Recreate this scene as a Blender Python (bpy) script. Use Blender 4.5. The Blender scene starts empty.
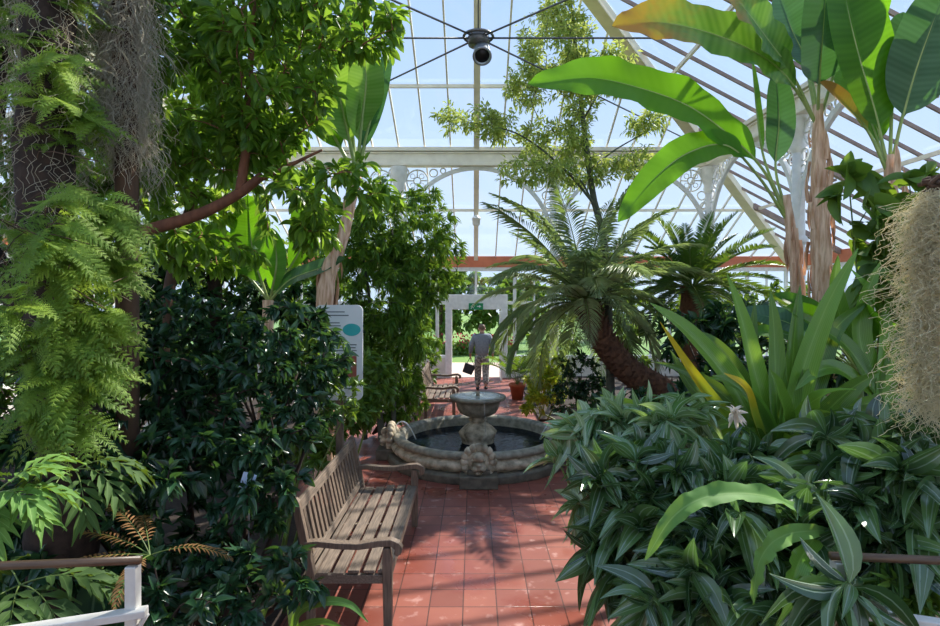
import bpy, bmesh, math, random
import numpy as np
from mathutils import Vector, Matrix

# ---------------------------------------------------------------- frame of the place
# camera stands at (0, 0, EYE) and looks along +Y; X is right, Z is up, metres
FOC, EYE, VX, VY = 565.0, 2.45, 474.0, 298.0
C = bpy.context.scene.collection
UP = np.array([0., 0., 1.])

def W(px, py, Y):
    return np.array([(px - VX) * Y / FOC, Y, EYE - (py - VY) * Y / FOC])

def nrm(a):
    a = np.asarray(a, float)
    return a / (np.linalg.norm(a, axis=-1, keepdims=True) + 1e-12)

# ---------------------------------------------------------------- things, parts, properties
def tag(o, label, cat, group=None, kind=None):
    o['label'] = label
    o['category'] = cat
    if group: o['group'] = group
    if kind: o['kind'] = kind
    return o

def thing(name, label, cat, loc=(0, 0, 0), rotz=0, group=None, kind=None):
    o = bpy.data.objects.new(name, None)
    o.empty_display_size = .1
    C.objects.link(o)
    o.location = [float(v) for v in loc]
    o.rotation_euler = (0, 0, rotz)
    return tag(o, label, cat, group, kind)

def origin_of(o):
    v = np.zeros(3)
    while o is not None:
        v += np.array(o.location[:])
        o = o.parent
    return v

def copy_tree(o, parent=None):
    c = o.copy()
    C.objects.link(c)
    c.parent = parent
    for ch in list(o.children):
        copy_tree(ch, c)
    return c

# ---------------------------------------------------------------- mesh collector
class MB:
    def __init__(s):
        s.V = []; s.F = []; s.U = []; s.R = []; s.M = []; s.n = 0
    def add(s, V, F, uv=None, r=.5, m=0):
        V = np.asarray(V, float).reshape(-1, 3)
        k = len(V)
        s.V.append(V)
        s.U.append(np.zeros((k, 2)) if uv is None else np.asarray(uv, float).reshape(-1, 2))
        s.R.append(np.full(k, r) if np.isscalar(r) else np.asarray(r, float).ravel())
        if isinstance(F, np.ndarray):
            s.F.append((F + s.n, m))
        else:
            for d in sorted(set(len(f) for f in F)):
                s.F.append((np.array([f for f in F if len(f) == d], int) + s.n, m))
        s.n += k
        return s
    def build(s, name, mats, parent=None, smooth=True, local=False, loc=None, bevel=0, subsurf=0, solid=0):
        V = np.concatenate(s.V); U = np.concatenate(s.U); R = np.concatenate(s.R)
        off = np.zeros(3)
        if not local:
            if parent is not None: off = origin_of(parent)
            elif loc is not None: off = np.asarray(loc, float)
        V = V - off
        li, ls, mi = [], [], []
        st = 0
        for Fa, m in s.F:
            k, d = Fa.shape
            li.append(Fa.ravel())
            ls.append(st + np.arange(k) * d)
            mi.append(np.full(k, m, int))
            st += k * d
        li = np.concatenate(li).astype(np.int32); ls = np.concatenate(ls).astype(np.int32); mi = np.concatenate(mi).astype(np.int32)
        me = bpy.data.meshes.new(name)
        me.vertices.add(len(V)); me.vertices.foreach_set('co', V.astype(np.float32).ravel())
        me.loops.add(len(li)); me.loops.foreach_set('vertex_index', li)
        me.polygons.add(len(ls)); me.polygons.foreach_set('loop_start', ls)
        me.update(calc_edges=True)
        me.polygons.foreach_set('material_index', mi)
        me.polygons.foreach_set('use_smooth', np.full(len(ls), bool(smooth)))
        uvl = me.uv_layers.new(name='UVMap')
        uvl.data.foreach_set('uv', U[li].astype(np.float32).ravel())
        at = me.attributes.new('rnd', 'FLOAT', 'POINT')
        at.data.foreach_set('value', R.astype(np.float32))
        for m in (mats if isinstance(mats, (list, tuple)) else [mats]):
            me.materials.append(m)
        me.update()
        o = bpy.data.objects.new(name, me)
        C.objects.link(o)
        if parent is not None: o.parent = parent
        elif loc is not None: o.location = [float(v) for v in loc]
        if bevel:
            b = o.modifiers.new('bevel', 'BEVEL'); b.width = bevel; b.segments = 2; b.limit_method = 'ANGLE'; b.angle_limit = .6
        if subsurf:
            b = o.modifiers.new('sub', 'SUBSURF'); b.levels = subsurf; b.render_levels = subsurf
        return o

def box(mb, c, size, rot=None, m=0, r=.5):
    x, y, z = [v / 2 for v in size]
    V = np.array([(-x, -y, -z), (x, -y, -z), (x, y, -z), (-x, y, -z), (-x, -y, z), (x, -y, z), (x, y, z), (-x, y, z)])
    if rot is not None: V = V @ np.array(rot).T
    V = V + np.array(c)
    mb.add(V, np.array([(0, 3, 2, 1), (4, 5, 6, 7), (0, 1, 5, 4), (1, 2, 6, 5), (2, 3, 7, 6), (3, 0, 4, 7)]), r=r, m=m)
    return mb

def rotm(axis, a):
    return np.array(Matrix.Rotation(a, 3, axis))

def beam(mb, a, b, w, h, up=(0, 0, 1), m=0):
    """straight member of section w x h from a to b"""
    a = np.array(a, float); b = np.array(b, float)
    t = nrm(b - a); s = np.cross(t, up)
    s = nrm(s) if np.linalg.norm(s) > 1e-6 else np.array([1., 0, 0])
    n = np.cross(s, t)
    V = []
    for p in (a, b):
        for (i, j) in ((-1, -1), (1, -1), (1, 1), (-1, 1)):
            V.append(p + s * w / 2 * i + n * h / 2 * j)
    mb.add(np.array(V), np.array([(0, 1, 2, 3), (7, 6, 5, 4), (0, 4, 5, 1), (1, 5, 6, 2), (2, 6, 7, 3), (3, 7, 4, 0)]), m=m)
    return mb

def tube(mb, P, R, seg=8, m=0, r=.5, cap=True, flat=1.0):
    P = np.asarray(P, float); n = len(P)
    R = np.full(n, R) if np.isscalar(R) else np.asarray(R, float)
    T = nrm(np.gradient(P, axis=0))
    ref = np.array([0., 0, 1]) if abs(T[0][2]) < .9 else np.array([1., 0, 0])
    S = np.zeros((n, 3)); s = nrm(np.cross(T[0], ref))
    for i in range(n):
        s = s - T[i] * np.dot(s, T[i]); s = nrm(s); S[i] = s
    B = np.cross(T, S)
    a = np.arange(seg) * 2 * math.pi / seg
    V = P[:, None, :] + R[:, None, None] * (np.cos(a)[None, :, None] * S[:, None, :] + flat * np.sin(a)[None, :, None] * B[:, None, :])
    i = np.arange(n - 1)[:, None] * seg; j = np.arange(seg)[None, :]; j2 = (j + 1) % seg
    Fq = np.stack([i + j, i + j2, i + seg + j2, i + seg + j], -1).reshape(-1, 4)
    uv = np.stack(np.broadcast_arrays(np.linspace(0, 1, n)[:, None], a[None, :] / 6.2832), -1)
    mb.add(V.reshape(-1, 3), Fq, uv=uv, r=r, m=m)
    if cap and seg > 2:
        k = mb.n - n * seg
        mb.F.append((np.array([[k + q for q in range(seg)][::-1]]), m))
        mb.F.append((np.array([[k + (n - 1) * seg + q for q in range(seg)]]), m))
    return mb

def lathe(mb, prof, c=(0, 0, 0), seg=48, m=0, r=.5, fn=None):
    prof = np.asarray(prof, float); n = len(prof)
    a = np.arange(seg) * 2 * math.pi / seg
    rad = np.repeat(prof[:, 0][:, None], seg, 1)
    if fn is not None: rad = rad * fn(prof[:, 1][:, None], a[None, :])
    V = np.stack([rad * np.cos(a), rad * np.sin(a), np.repeat(prof[:, 1][:, None], seg, 1)], -1) + np.array(c)
    i = np.arange(n - 1)[:, None] * seg; j = np.arange(seg)[None, :]; j2 = (j + 1) % seg
    Fq = np.stack([i + j, i + j2, i + seg + j2, i + seg + j], -1).reshape(-1, 4)
    mb.add(V.reshape(-1, 3), Fq, r=r, m=m)
    return mb

def ball(mb, c, rad, seg=14, m=0, r=.5, rot=None):
    rad = np.array([rad] * 3 if np.isscalar(rad) else rad, float)
    n = seg // 2 + 1
    th = np.linspace(0.02, math.pi - .02, n); a = np.arange(seg) * 2 * math.pi / seg
    V = np.stack([np.sin(th)[:, None] * np.cos(a), np.sin(th)[:, None] * np.sin(a), np.repeat(np.cos(th)[:, None], seg, 1)], -1).reshape(-1, 3) * rad
    if rot is not None: V = V @ np.array(rot).T
    i = np.arange(n - 1)[:, None] * seg; j = np.arange(seg)[None, :]; j2 = (j + 1) % seg
    Fq = np.stack([i + seg + j, i + seg + j2, i + j2, i + j], -1).reshape(-1, 4)
    k = mb.n
    mb.add(V + np.array(c), Fq, r=r, m=m)
    mb.F.append((np.array([[k + q for q in range(seg)]]), m))
    mb.F.append((np.array([[k + (n - 1) * seg + q for q in range(seg)][::-1]]), m))
    return mb

def prism(mb, poly, axis, lo, hi, m=0):
    """closed 2-D outline (list of (a,b)) extruded along an axis: 'x' -> (y,z), 'y' -> (x,z), 'z' -> (x,y)"""
    n = len(poly); V = []
    for d in (lo, hi):
        for a, b in poly:
            V.append({'x': (d, a, b), 'y': (a, d, b), 'z': (a, b, d)}[axis])
    F = [tuple(range(n))[::-1], tuple(range(n, 2 * n))] + [(i, (i + 1) % n, n + (i + 1) % n, n + i) for i in range(n)]
    mb.add(np.array(V), F, m=m)
    return mb

def spline(pts, n=24):
    P = np.asarray(pts, float)
    if len(P) == 2: return P[0] + (P[1] - P[0]) * np.linspace(0, 1, n)[:, None]
    E = np.vstack([2 * P[0] - P[1], P, 2 * P[-1] - P[-2]])
    ts = np.linspace(0, len(P) - 1 - 1e-9, n); out = []
    for t in ts:
        i = int(t); f = t - i; a, b, c, d = E[i:i + 4]
        out.append(.5 * ((2 * b) + (-a + c) * f + (2 * a - 5 * b + 4 * c - d) * f * f + (-a + 3 * b - 3 * c + d) * f ** 3))
    return np.array(out)

# ---------------------------------------------------------------- leaves
def leaf_t(nu=5, shape='lance', fold=.25, curl=.15, nv=1, wave=0):
    """template: x along 0..1, y across (half width 1 at widest), z out of the blade"""
    u = np.linspace(0, 1, nu + 1)
    if shape == 'lance': w = np.sin(np.pi * u ** .8) ** .9
    elif shape == 'obov': w = np.sin(np.pi * u ** 1.35) ** .8
    elif shape == 'ovate': w = np.sin(np.pi * u ** .6) ** .85
    elif shape == 'strap': w = np.clip(1.0 - u ** 3, 0, 1) * .9 + .1 * (1 - u)
    elif shape == 'heart': w = np.sin(np.pi * (u * .9 + .1) ** .55) ** .7
    w = np.maximum(w, .03); w[-1] = .01
    v = np.linspace(-1, 1, 2 * nv + 1)
    U, Vv = np.meshgrid(u, v, indexing='ij'); Wd = np.repeat(w[:, None], len(v), 1)
    X = U; Y = Vv * Wd; Z = fold * np.abs(Y) * .25 - curl * U ** 2
    if wave: Z = Z + wave * np.sin(U * 19 + Vv) * np.abs(Vv) * .1
    T = np.stack([X, Y, Z], -1).reshape(-1, 3)
    k = len(v)
    i = np.arange(nu)[:, None] * k; j = np.arange(k - 1)[None, :]
    Fq = np.stack([i + j, i + k + j, i + k + j + 1, i + j + 1], -1).reshape(-1, 4)
    UV = np.stack([U, (Vv + 1) / 2], -1).reshape(-1, 2)
    return T, Fq, UV

def inst(mb, tpl, P, D, N, L, Wd, r, g=0, m=0):
    """copies of a leaf template: base P, direction D, blade normal N, length L, half width Wd, droop g"""
    T, Fq, UV = tpl
    k = len(P)
    if k == 0: return
    P = np.asarray(P, float); D = nrm(D); Bs = nrm(np.cross(N, D)); Nn = np.cross(D, Bs)
    L = np.broadcast_to(L, (k,)); Wd = np.broadcast_to(Wd, (k,)); r = np.broadcast_to(r, (k,)); g = np.broadcast_to(g, (k,))
    V = P[:, None, :] + L[:, None, None] * (T[None, :, 0:1] * D[:, None, :] + T[None, :, 2:3] * Nn[:, None, :]) + Wd[:, None, None] * T[None, :, 1:2] * Bs[:, None, :]
    V[:, :, 2] -= (g * L)[:, None] * T[None, :, 0] ** 2
    nt = len(T)
    Fa = (Fq[None] + (np.arange(k) * nt)[:, None, None]).reshape(-1, Fq.shape[1])
    mb.add(V.reshape(-1, 3), Fa, uv=np.tile(UV, (k, 1)), r=np.repeat(r, nt), m=m)

def ribbon(mb, P, w, up=(0, 0, 1), roll=0., nv=3, fold=0., wave=0., wfreq=20., r=.5, m=0, seed=0):
    P = np.asarray(P, float); n = len(P)
    T = nrm(np.gradient(P, axis=0))
    S = nrm(np.cross(T, np.asarray(up, float))); N = np.cross(S, T)
    roll = np.broadcast_to(roll, (n,)); c, s_ = np.cos(roll)[:, None], np.sin(roll)[:, None]
    S2 = S * c + N * s_; N2 = N * c - S * s_
    w = np.broadcast_to(w, (n,))
    fold = np.broadcast_to(fold, (n,))
    v = np.linspace(-1, 1, 2 * nv + 1); u = np.linspace(0, 1, n)
    yy = v[None, :] * w[:, None]
    zz = np.abs(yy) * np.tan(fold)[:, None]
    yy = yy * np.cos(fold)[:, None]
    if wave:
        ph = np.where(v < 0, 1.3 + seed, .2 + seed * 2.1)[None, :]
        zz = zz + wave * np.abs(v)[None, :] ** 2 * (np.sin(u[:, None] * wfreq + ph) + .6 * np.sin(u[:, None] * wfreq * 2.3 + ph * 3)) * np.minimum(1, w / (w.max() * .4))[:, None]
    V = P[:, None, :] + S2[:, None, :] * yy[:, :, None] + N2[:, None, :] * zz[:, :, None]
    k = len(v)
    i = np.arange(n - 1)[:, None] * k; j = np.arange(k - 1)[None, :]
    Fq = np.stack([i + j, i + k + j, i + k + j + 1, i + j + 1], -1).reshape(-1, 4)
    uv = np.stack(np.broadcast_arrays(u[:, None], (v[None, :] + 1) / 2), -1)
    mb.add(V.reshape(-1, 3), Fq, uv=uv, r=r, m=m)
    return mb

def ell(rng, c, rad, n, inner=.45):
    d = nrm(rng.normal(size=(n, 3)))
    s = inner + (1 - inner) * rng.random(n) ** .6
    return np.asarray(c) + d * s[:, None] * np.asarray(rad)

def grow(rng, nodes, targets, bend=.18, k=6, lift=0.1):
    """twigs from the nearest point of the skeleton to every target; returns polylines"""
    N = np.asarray(nodes, float)
    T = np.asarray(targets, float)
    d0 = np.array([np.min(np.linalg.norm(N - t, axis=1)) for t in T])
    out = []
    for i in np.argsort(d0):
        t = T[i]
        d = np.linalg.norm(N - t, axis=1)
        # a twig leaves upward: nodes above the target cost more
        j = np.argmin(d + .35 * np.clip(N[:, 2] - t[2], 0, None))
        a = N[j]; L = d[j]
        if L < 1e-3: continue
        s = np.linspace(0, 1, k)[:, None]
        b = rng.normal(size=3) * bend * L; b[2] = abs(b[2]) * .6 + lift * L
        p = a + (t - a) * s + b * np.sin(np.pi * s) * .6
        out.append(p)
        N = np.vstack([N, p[1:]])
    return out

def twigs(mb, polys, r0=.004, rk=.012, rmax=.03, seg=5, m=0):
    for p in polys:
        L = np.linalg.norm(p[-1] - p[0])
        a = min(rmax, r0 + rk * L)
        tube(mb, p, np.linspace(a, r0 * .5, len(p)), seg=seg, m=m, cap=False)

def leaves_on(rng, mb, tpl, polys, n, L, Wr, last=.6, fw=.7, sp=1., dn=.2, g=.1, nup=.9, m=0, jit=.5, lv=.3, pet=.0):
    P, D, Nn, Ls = [], [], [], []
    for p in polys:
        kk = max(1, int(n * (0.7 + .6 * rng.random())))
        s = 1 - last * rng.random(kk) ** 1.2
        x = s * (len(p) - 1); i = np.minimum(x.astype(int), len(p) - 2); f = (x - i)[:, None]
        P.append(p[i] * (1 - f) + p[i + 1] * f)
        t = nrm(p[i + 1] - p[i])
        rd = rng.normal(size=(kk, 3)); rd -= t * np.sum(rd * t, 1, keepdims=True); rd = nrm(rd)
        d = t * fw + rd * sp + np.array([0, 0, -dn]) + rng.normal(size=(kk, 3)) * .15
        D.append(nrm(d)); P[-1] = P[-1] + nrm(d + rng.normal(size=(kk, 3)) * .5) * pet * rng.random((kk, 1))
        Nn.append(nrm(np.array([0, 0, nup]) + rng.normal(size=(kk, 3)) * jit))
        Ls.append(L * (1 - lv + 2 * lv * rng.random(kk)))
    if not P: return
    P = np.concatenate(P); D = np.concatenate(D); Nn = np.concatenate(Nn); Ls = np.concatenate(Ls)
    inst(mb, tpl, P, D, Nn, Ls, Ls * Wr * (.85 + .3 * rng.random(len(P))), rng.random(len(P)), g=g * (.2 + 1.6 * rng.random(len(P))), m=m)

def frond_spine(base, az, el, length, droop, n=16, pw=1.2, side=0.):
    s = np.linspace(0, 1, n); e = el - droop * s ** pw; a = az + side * s
    d = np.stack([np.cos(e) * np.cos(a), np.cos(e) * np.sin(a), np.sin(e)], -1)
    return np.asarray(base) + np.vstack([np.zeros(3), np.cumsum((d[1:] + d[:-1]) / 2, 0) * length / (n - 1)])

def pinnate(mb, rng, P, nl, L, Wd, tpl, a0=1.2, a1=.45, start=.15, vl=.25, g=.15, prof='palm', rr=.012, ml=0, mr=1, rnd=None, up=(0, 0, 1)):
    """feather leaf: rachis along P with nl leaflet pairs"""
    P = np.asarray(P, float); n = len(P)
    T = nrm(np.gradient(P, axis=0)); S = nrm(np.cross(T, np.asarray(up, float))); N = np.cross(S, T)
    s = start + (1 - start) * (np.arange(nl) + .5) / nl
    x = s * (n - 1); i = np.minimum(x.astype(int), n - 2); f = (x - i)[:, None]
    p = P[i] * (1 - f) + P[i + 1] * f
    q = (s - start) / (1 - start)
    if prof == 'palm': lp = np.sin(np.pi * (q * .86 + .12)) ** .7
    elif prof == 'fern': lp = np.minimum(1, q * 5 + .3) * (1 - q) ** .8 + .08
    else: lp = np.minimum(1, q * 4 + .25) * np.minimum(1, (1 - q) * 3 + .25)
    a = a0 + (a1 - a0) * q
    base_r = rng.random() if rnd is None else rnd
    for sd in (-1, 1):
        aj = a + rng.normal(size=nl) * .06
        D = T[i] * np.cos(aj)[:, None] + sd * S[i] * np.sin(aj)[:, None] + N[i] * (vl + rng.normal(size=nl) * .06)[:, None]
        inst(mb, tpl, p, D, N[i] + sd * -.2 * S[i], L * lp * (.92 + .16 * rng.random(nl)), Wd * np.sqrt(lp), np.clip(base_r + rng.normal(size=nl) * .12, 0, 1), g=g, m=ml)
    tube(mb, P, np.linspace(rr, rr * .25, n), seg=5, m=mr, cap=False)

# ---------------------------------------------------------------- materials
def new_mat(name):
    m = bpy.data.materials.new(name); m.use_nodes = True
    nt = m.node_tree; nt.nodes.clear()
    return m, nt, nt.nodes, nt.links

def lin(c):
    f = lambda v: v / 12.92 if v <= .04045 else ((v + .055) / 1.055) ** 2.4
    return tuple(f(v / 255) for v in c) + (1,)

def mat(name, c1, c2=None, rough=.6, metal=0, scale=8, bump=0., detail=6, spec=.5, contrast=.5, stretch=None, coat=0):
    m, nt, nd, lk = new_mat(name)
    out = nd.new('ShaderNodeOutputMaterial'); b = nd.new('ShaderNodeBsdfPrincipled')
    lk.new(b.outputs[0], out.inputs[0])
    b.inputs['Roughness'].default_value = rough; b.inputs['Metallic'].default_value = metal
    b.inputs['Specular IOR Level'].default_value = spec
    b.inputs['Coat Weight'].default_value = coat
    if c2 is None:
        b.inputs['Base Color'].default_value = lin(c1)
        c2 = c1
    tc = nd.new('ShaderNodeTexCoord'); tx = nd.new('ShaderNodeTexNoise')
    tx.inputs['Scale'].default_value = scale; tx.inputs['Detail'].default_value = detail
    if stretch:
        mp = nd.new('ShaderNodeMapping'); mp.inputs['Scale'].default_value = stretch
        lk.new(tc.outputs['Object'], mp.inputs[0]); lk.new(mp.outputs[0], tx.inputs['Vector'])
    else:
        lk.new(tc.outputs['Object'], tx.inputs['Vector'])
    cr = nd.new('ShaderNodeValToRGB')
    cr.color_ramp.elements[0].position = .5 - contrast / 2; cr.color_ramp.elements[1].position = .5 + contrast / 2
    cr.color_ramp.elements[0].color = lin(c1); cr.color_ramp.elements[1].color = lin(c2)
    lk.new(tx.outputs[0], cr.inputs[0]); lk.new(cr.outputs[0], b.inputs['Base Color'])
    if bump:
        bp = nd.new('ShaderNodeBump'); bp.inputs['Strength'].default_value = bump; bp.inputs['Distance'].default_value = .01
        lk.new(tx.outputs[0], bp.inputs['Height']); lk.new(bp.outputs[0], b.inputs['Normal'])
    return m

def mth(nd, lk, op, a, b=None):
    n = nd.new('ShaderNodeMath'); n.operation = op
    for i, v in enumerate((a, b)):
        if v is None: continue
        if isinstance(v, (int, float)): n.inputs[i].default_value = v
        else: lk.new(v, n.inputs[i])
    return n.outputs[0]

def leafmat(name, c1, c2, rough=.4, trans=.35, tcol=None, vein=None, vcol=None, vamt=.5, spec=.5, tip=None):
    """blade: colour differs leaf by leaf (rnd), veins follow the leaf's own UV; thin, so it also passes light"""
    m, nt, nd, lk = new_mat(name)
    out = nd.new('ShaderNodeOutputMaterial'); b = nd.new('ShaderNodeBsdfPrincipled'); tr = nd.new('ShaderNodeBsdfTranslucent'); mx = nd.new('ShaderNodeMixShader')
    b.inputs['Roughness'].default_value = rough; b.inputs['Specular IOR Level'].default_value = spec
    at = nd.new('ShaderNodeAttribute'); at.attribute_name = 'rnd'
    cr = nd.new('ShaderNodeValToRGB')
    cr.color_ramp.elements[0].color = lin(c1); cr.color_ramp.elements[1].color = lin(c2)
    lk.new(at.outputs['Fac'], cr.inputs[0])
    col = cr.outputs[0]
    def mixc(fac, a, bcol, mode='MIX'):
        n = nd.new('ShaderNodeMix'); n.data_type = 'RGBA'; n.blend_type = mode
        if isinstance(fac, (int, float)): n.inputs[0].default_value = fac
        else: lk.new(fac, n.inputs[0])
        lk.new(a, n.inputs[6])
        if isinstance(bcol, tuple): n.inputs[7].default_value = bcol
        else: lk.new(bcol, n.inputs[7])
        return n.outputs[2]
    if vein or tip:
        uv = nd.new('ShaderNodeUVMap'); sp = nd.new('ShaderNodeSeparateXYZ'); lk.new(uv.outputs[0], sp.inputs[0])
        u, v = sp.outputs[0], sp.outputs[1]
        d = mth(nd, lk, 'ABSOLUTE', mth(nd, lk, 'SUBTRACT', v, .5))
    if vein:
        vc = lin(vcol or c2)
        f = mth(nd, lk, 'MULTIPLY', mth(nd, lk, 'LESS_THAN', d, .035), vamt)
        if vein == 'three':
            d2 = mth(nd, lk, 'ABSOLUTE', mth(nd, lk, 'SUBTRACT', d, .25))
            f = mth(nd, lk, 'MAXIMUM', f, mth(nd, lk, 'MULTIPLY', mth(nd, lk, 'LESS_THAN', d2, .022), vamt))
        elif vein == 'banana':
            ph = mth(nd, lk, 'ADD', mth(nd, lk, 'MULTIPLY', u, 210.), mth(nd, lk, 'MULTIPLY', d, -14.))
            w = mth(nd, lk, 'MULTIPLY', mth(nd, lk, 'ADD', mth(nd, lk, 'SINE', ph), 1.), .16)
            w2 = mth(nd, lk, 'MULTIPLY', mth(nd, lk, 'ADD', mth(nd, lk, 'SINE', mth(nd, lk, 'MULTIPLY', ph, .23)), 1.), .2)
            f = mth(nd, lk, 'MAXIMUM', f, mth(nd, lk, 'ADD', w, w2))
        elif vein == 'pinnate':
            ph = mth(nd, lk, 'ADD', mth(nd, lk, 'MULTIPLY', u, 50.), mth(nd, lk, 'MULTIPLY', d, -30.))
            w = mth(nd, lk, 'MULTIPLY', mth(nd, lk, 'GREATER_THAN', mth(nd, lk, 'SINE', ph), .93), vamt * .6)
            f = mth(nd, lk, 'MAXIMUM', f, w)
        elif vein == 'strap':
            w = mth(nd, lk, 'MULTIPLY', mth(nd, lk, 'ADD', mth(nd, lk, 'SINE', mth(nd, lk, 'MULTIPLY', v, 90.)), 1.), .15)
            f = mth(nd, lk, 'MAXIMUM', f, w)
        col = mixc(f, col, vc)
    if tip:
        c3, pos, wid = tip
        tc = nd.new('ShaderNodeTexCoord'); nz = nd.new('ShaderNodeTexNoise'); nz.inputs['Scale'].default_value = 7.
        lk.new(tc.outputs['Object'], nz.inputs['Vector'])
        e = mth(nd, lk, 'ADD', u, mth(nd, lk, 'MULTIPLY', mth(nd, lk, 'SUBTRACT', nz.outputs[0], .5), .25))
        e = mth(nd, lk, 'ADD', e, mth(nd, lk, 'MULTIPLY', d, .16))
        mr = nd.new('ShaderNodeMapRange'); mr.inputs[1].default_value = pos; mr.inputs[2].default_value = pos + wid
        lk.new(e, mr.inputs[0])
        col = mixc(mr.outputs[0], col, lin(c3))
    lk.new(col, b.inputs['Base Color'])
    tcc = mixc(.55, col, lin(tcol or (170, 200, 50)))
    lk.new(tcc, tr.inputs[0])
    mx.inputs[0].default_value = trans
    lk.new(b.outputs[0], mx.inputs[1]); lk.new(tr.outputs[0], mx.inputs[2]); lk.new(mx.outputs[0], out.inputs[0])
    return m

def glassmat(name, tint=(.95, .98, 1.), gloss=.06):
    m, nt, nd, lk = new_mat(name)
    out = nd.new('ShaderNodeOutputMaterial'); t = nd.new('ShaderNodeBsdfTransparent'); g = nd.new('ShaderNodeBsdfGlossy'); mx = nd.new('ShaderNodeMixShader')
    t.inputs[0].default_value = (*tint, 1); g.inputs['Roughness'].default_value = .05
    mx.inputs[0].default_value = gloss
    lk.new(t.outputs[0], mx.inputs[1]); lk.new(g.outputs[0], mx.inputs[2]); lk.new(mx.outputs[0], out.inputs[0])
    return m
# ================================================================ materials of the building
M = {}
M['paint'] = mat('cream_paint', (244, 238, 220), (224, 216, 198), rough=.45, scale=5, bump=.05)
M['white'] = mat('white_paint', (238, 238, 234), (214, 214, 210), rough=.4, scale=9)
M['brown_unlit'] = mat('brown_unlit_frames', (158, 136, 122), (126, 106, 94), rough=.5, scale=6)  # brown vent frames; also stands in for cream bars seen unlit
M['terracotta'] = mat('terracotta_paint', (216, 128, 92), (196, 108, 76), rough=.6, scale=4)
M['iron'] = mat('grey_iron', (120, 118, 116), (92, 90, 90), rough=.4, metal=.6, scale=20)
M['glass'] = glassmat('clear_glass')
M['soil'] = mat('dark_soil', (58, 44, 34), (34, 26, 20), rough=.95, scale=18, bump=.8)
M['grass'] = mat('lawn_grass', (120, 150, 70), (84, 122, 50), rough=.9, scale=30)
M['wallpaint'] = mat('render_wall', (226, 220, 210), (206, 200, 190), rough=.8, scale=6)

def floormat():
    m, nt, nd, lk = new_mat('terracotta_tiles')
    out = nd.new('ShaderNodeOutputMaterial'); b = nd.new('ShaderNodeBsdfPrincipled'); lk.new(b.outputs[0], out.inputs[0])
    tc = nd.new('ShaderNodeTexCoord'); sp = nd.new('ShaderNodeSeparateXYZ'); lk.new(tc.outputs['Object'], sp.inputs[0])
    sx = mth(nd, lk, 'DIVIDE', mth(nd, lk, 'ADD', sp.outputs[0], .087 + .2675 * 40), .2675)
    sy = mth(nd, lk, 'DIVIDE', mth(nd, lk, 'ADD', sp.outputs[1], -4.482 + .2695 * 40), .2695)
    def edge(s):
        f = mth(nd, lk, 'FRACT', s)
        return mth(nd, lk, 'MINIMUM', f, mth(nd, lk, 'SUBTRACT', 1., f))
    e = mth(nd, lk, 'MINIMUM', edge(sx), edge(sy))
    nz0 = nd.new('ShaderNodeTexNoise'); nz0.inputs['Scale'].default_value = 25; lk.new(tc.outputs['Object'], nz0.inputs['Vector'])
    e = mth(nd, lk, 'ADD', e, mth(nd, lk, 'MULTIPLY', mth(nd, lk, 'SUBTRACT', nz0.outputs[0], .5), .015))
    grout = mth(nd, lk, 'LESS_THAN', e, .019)
    cb = nd.new('ShaderNodeCombineXYZ'); lk.new(mth(nd, lk, 'FLOOR', sx), cb.inputs[0]); lk.new(mth(nd, lk, 'FLOOR', sy), cb.inputs[1])
    wn = nd.new('ShaderNodeTexWhiteNoise'); lk.new(cb.outputs[0], wn.inputs['Vector'])
    cr = nd.new('ShaderNodeValToRGB'); lk.new(wn.outputs['Value'], cr.inputs[0])
    cr.color_ramp.elements[0].color = lin((128, 70, 58)); cr.color_ramp.elements[1].color = lin((152, 88, 72))
    el = cr.color_ramp.elements.new(.5); el.color = lin((140, 78, 66))
    def mixc(fac, a, bb):
        n = nd.new('ShaderNodeMix'); n.data_type = 'RGBA'
        if isinstance(fac, (int, float)): n.inputs[0].default_value = fac
        else: lk.new(fac, n.inputs[0])
        lk.new(a, n.inputs[6])
        if isinstance(bb, tuple): n.inputs[7].default_value = bb
        else: lk.new(bb, n.inputs[7])
        return n.outputs[2]
    def noise_ramp(scale, lo, hi, det=5):
        n = nd.new('ShaderNodeTexNoise'); n.inputs['Scale'].default_value = scale; n.inputs['Detail'].default_value = det
        lk.new(tc.outputs['Object'], n.inputs['Vector'])
        mr = nd.new('ShaderNodeMapRange'); mr.inputs[1].default_value = lo; mr.inputs[2].default_value = hi
        lk.new(n.outputs[0], mr.inputs[0]); return mr.outputs[0]
    col = cr.outputs[0]
    col = mixc(mth(nd, lk, 'MULTIPLY', noise_ramp(3.2, .45, .7), .4), col, lin((120, 60, 50)))
    # limescale scuffs where the fountain splashes
    scuff = mth(nd, lk, 'MULTIPLY', noise_ramp(7.5, .6, .74, 10), .45)
    col = mixc(scuff, col, lin((226, 186, 176)))
    col = mixc(grout, col, lin((84, 48, 40)))
    lk.new(col, b.inputs['Base Color'])
    wet = noise_ramp(1.3, .50, .62)
    rg = nd.new('ShaderNodeMapRange'); rg.inputs[3].default_value = .5; rg.inputs[4].default_value = .2
    lk.new(wet, rg.inputs[0]); lk.new(rg.outputs[0], b.inputs['Roughness'])
    bp = nd.new('ShaderNodeBump'); bp.inputs['Strength'].default_value = .35; bp.inputs['Distance'].default_value = .004
    lk.new(mth(nd, lk, 'SUBTRACT', 1., grout), bp.inputs['Height']); lk.new(bp.outputs[0], b.inputs['Normal'])
    return m
M['tiles'] = floormat()

# ================================================================ the setting
XC, YC, HALF, EAVE, TAN = .06, 7.76, 9.74, 3.69, .526
APEX = EAVE + TAN * HALF
SPRING = 5.44                                  # half side of the inner arcade
def roof_z(d):                                 # d = distance from the middle
    return APEX - TAN * d

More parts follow.
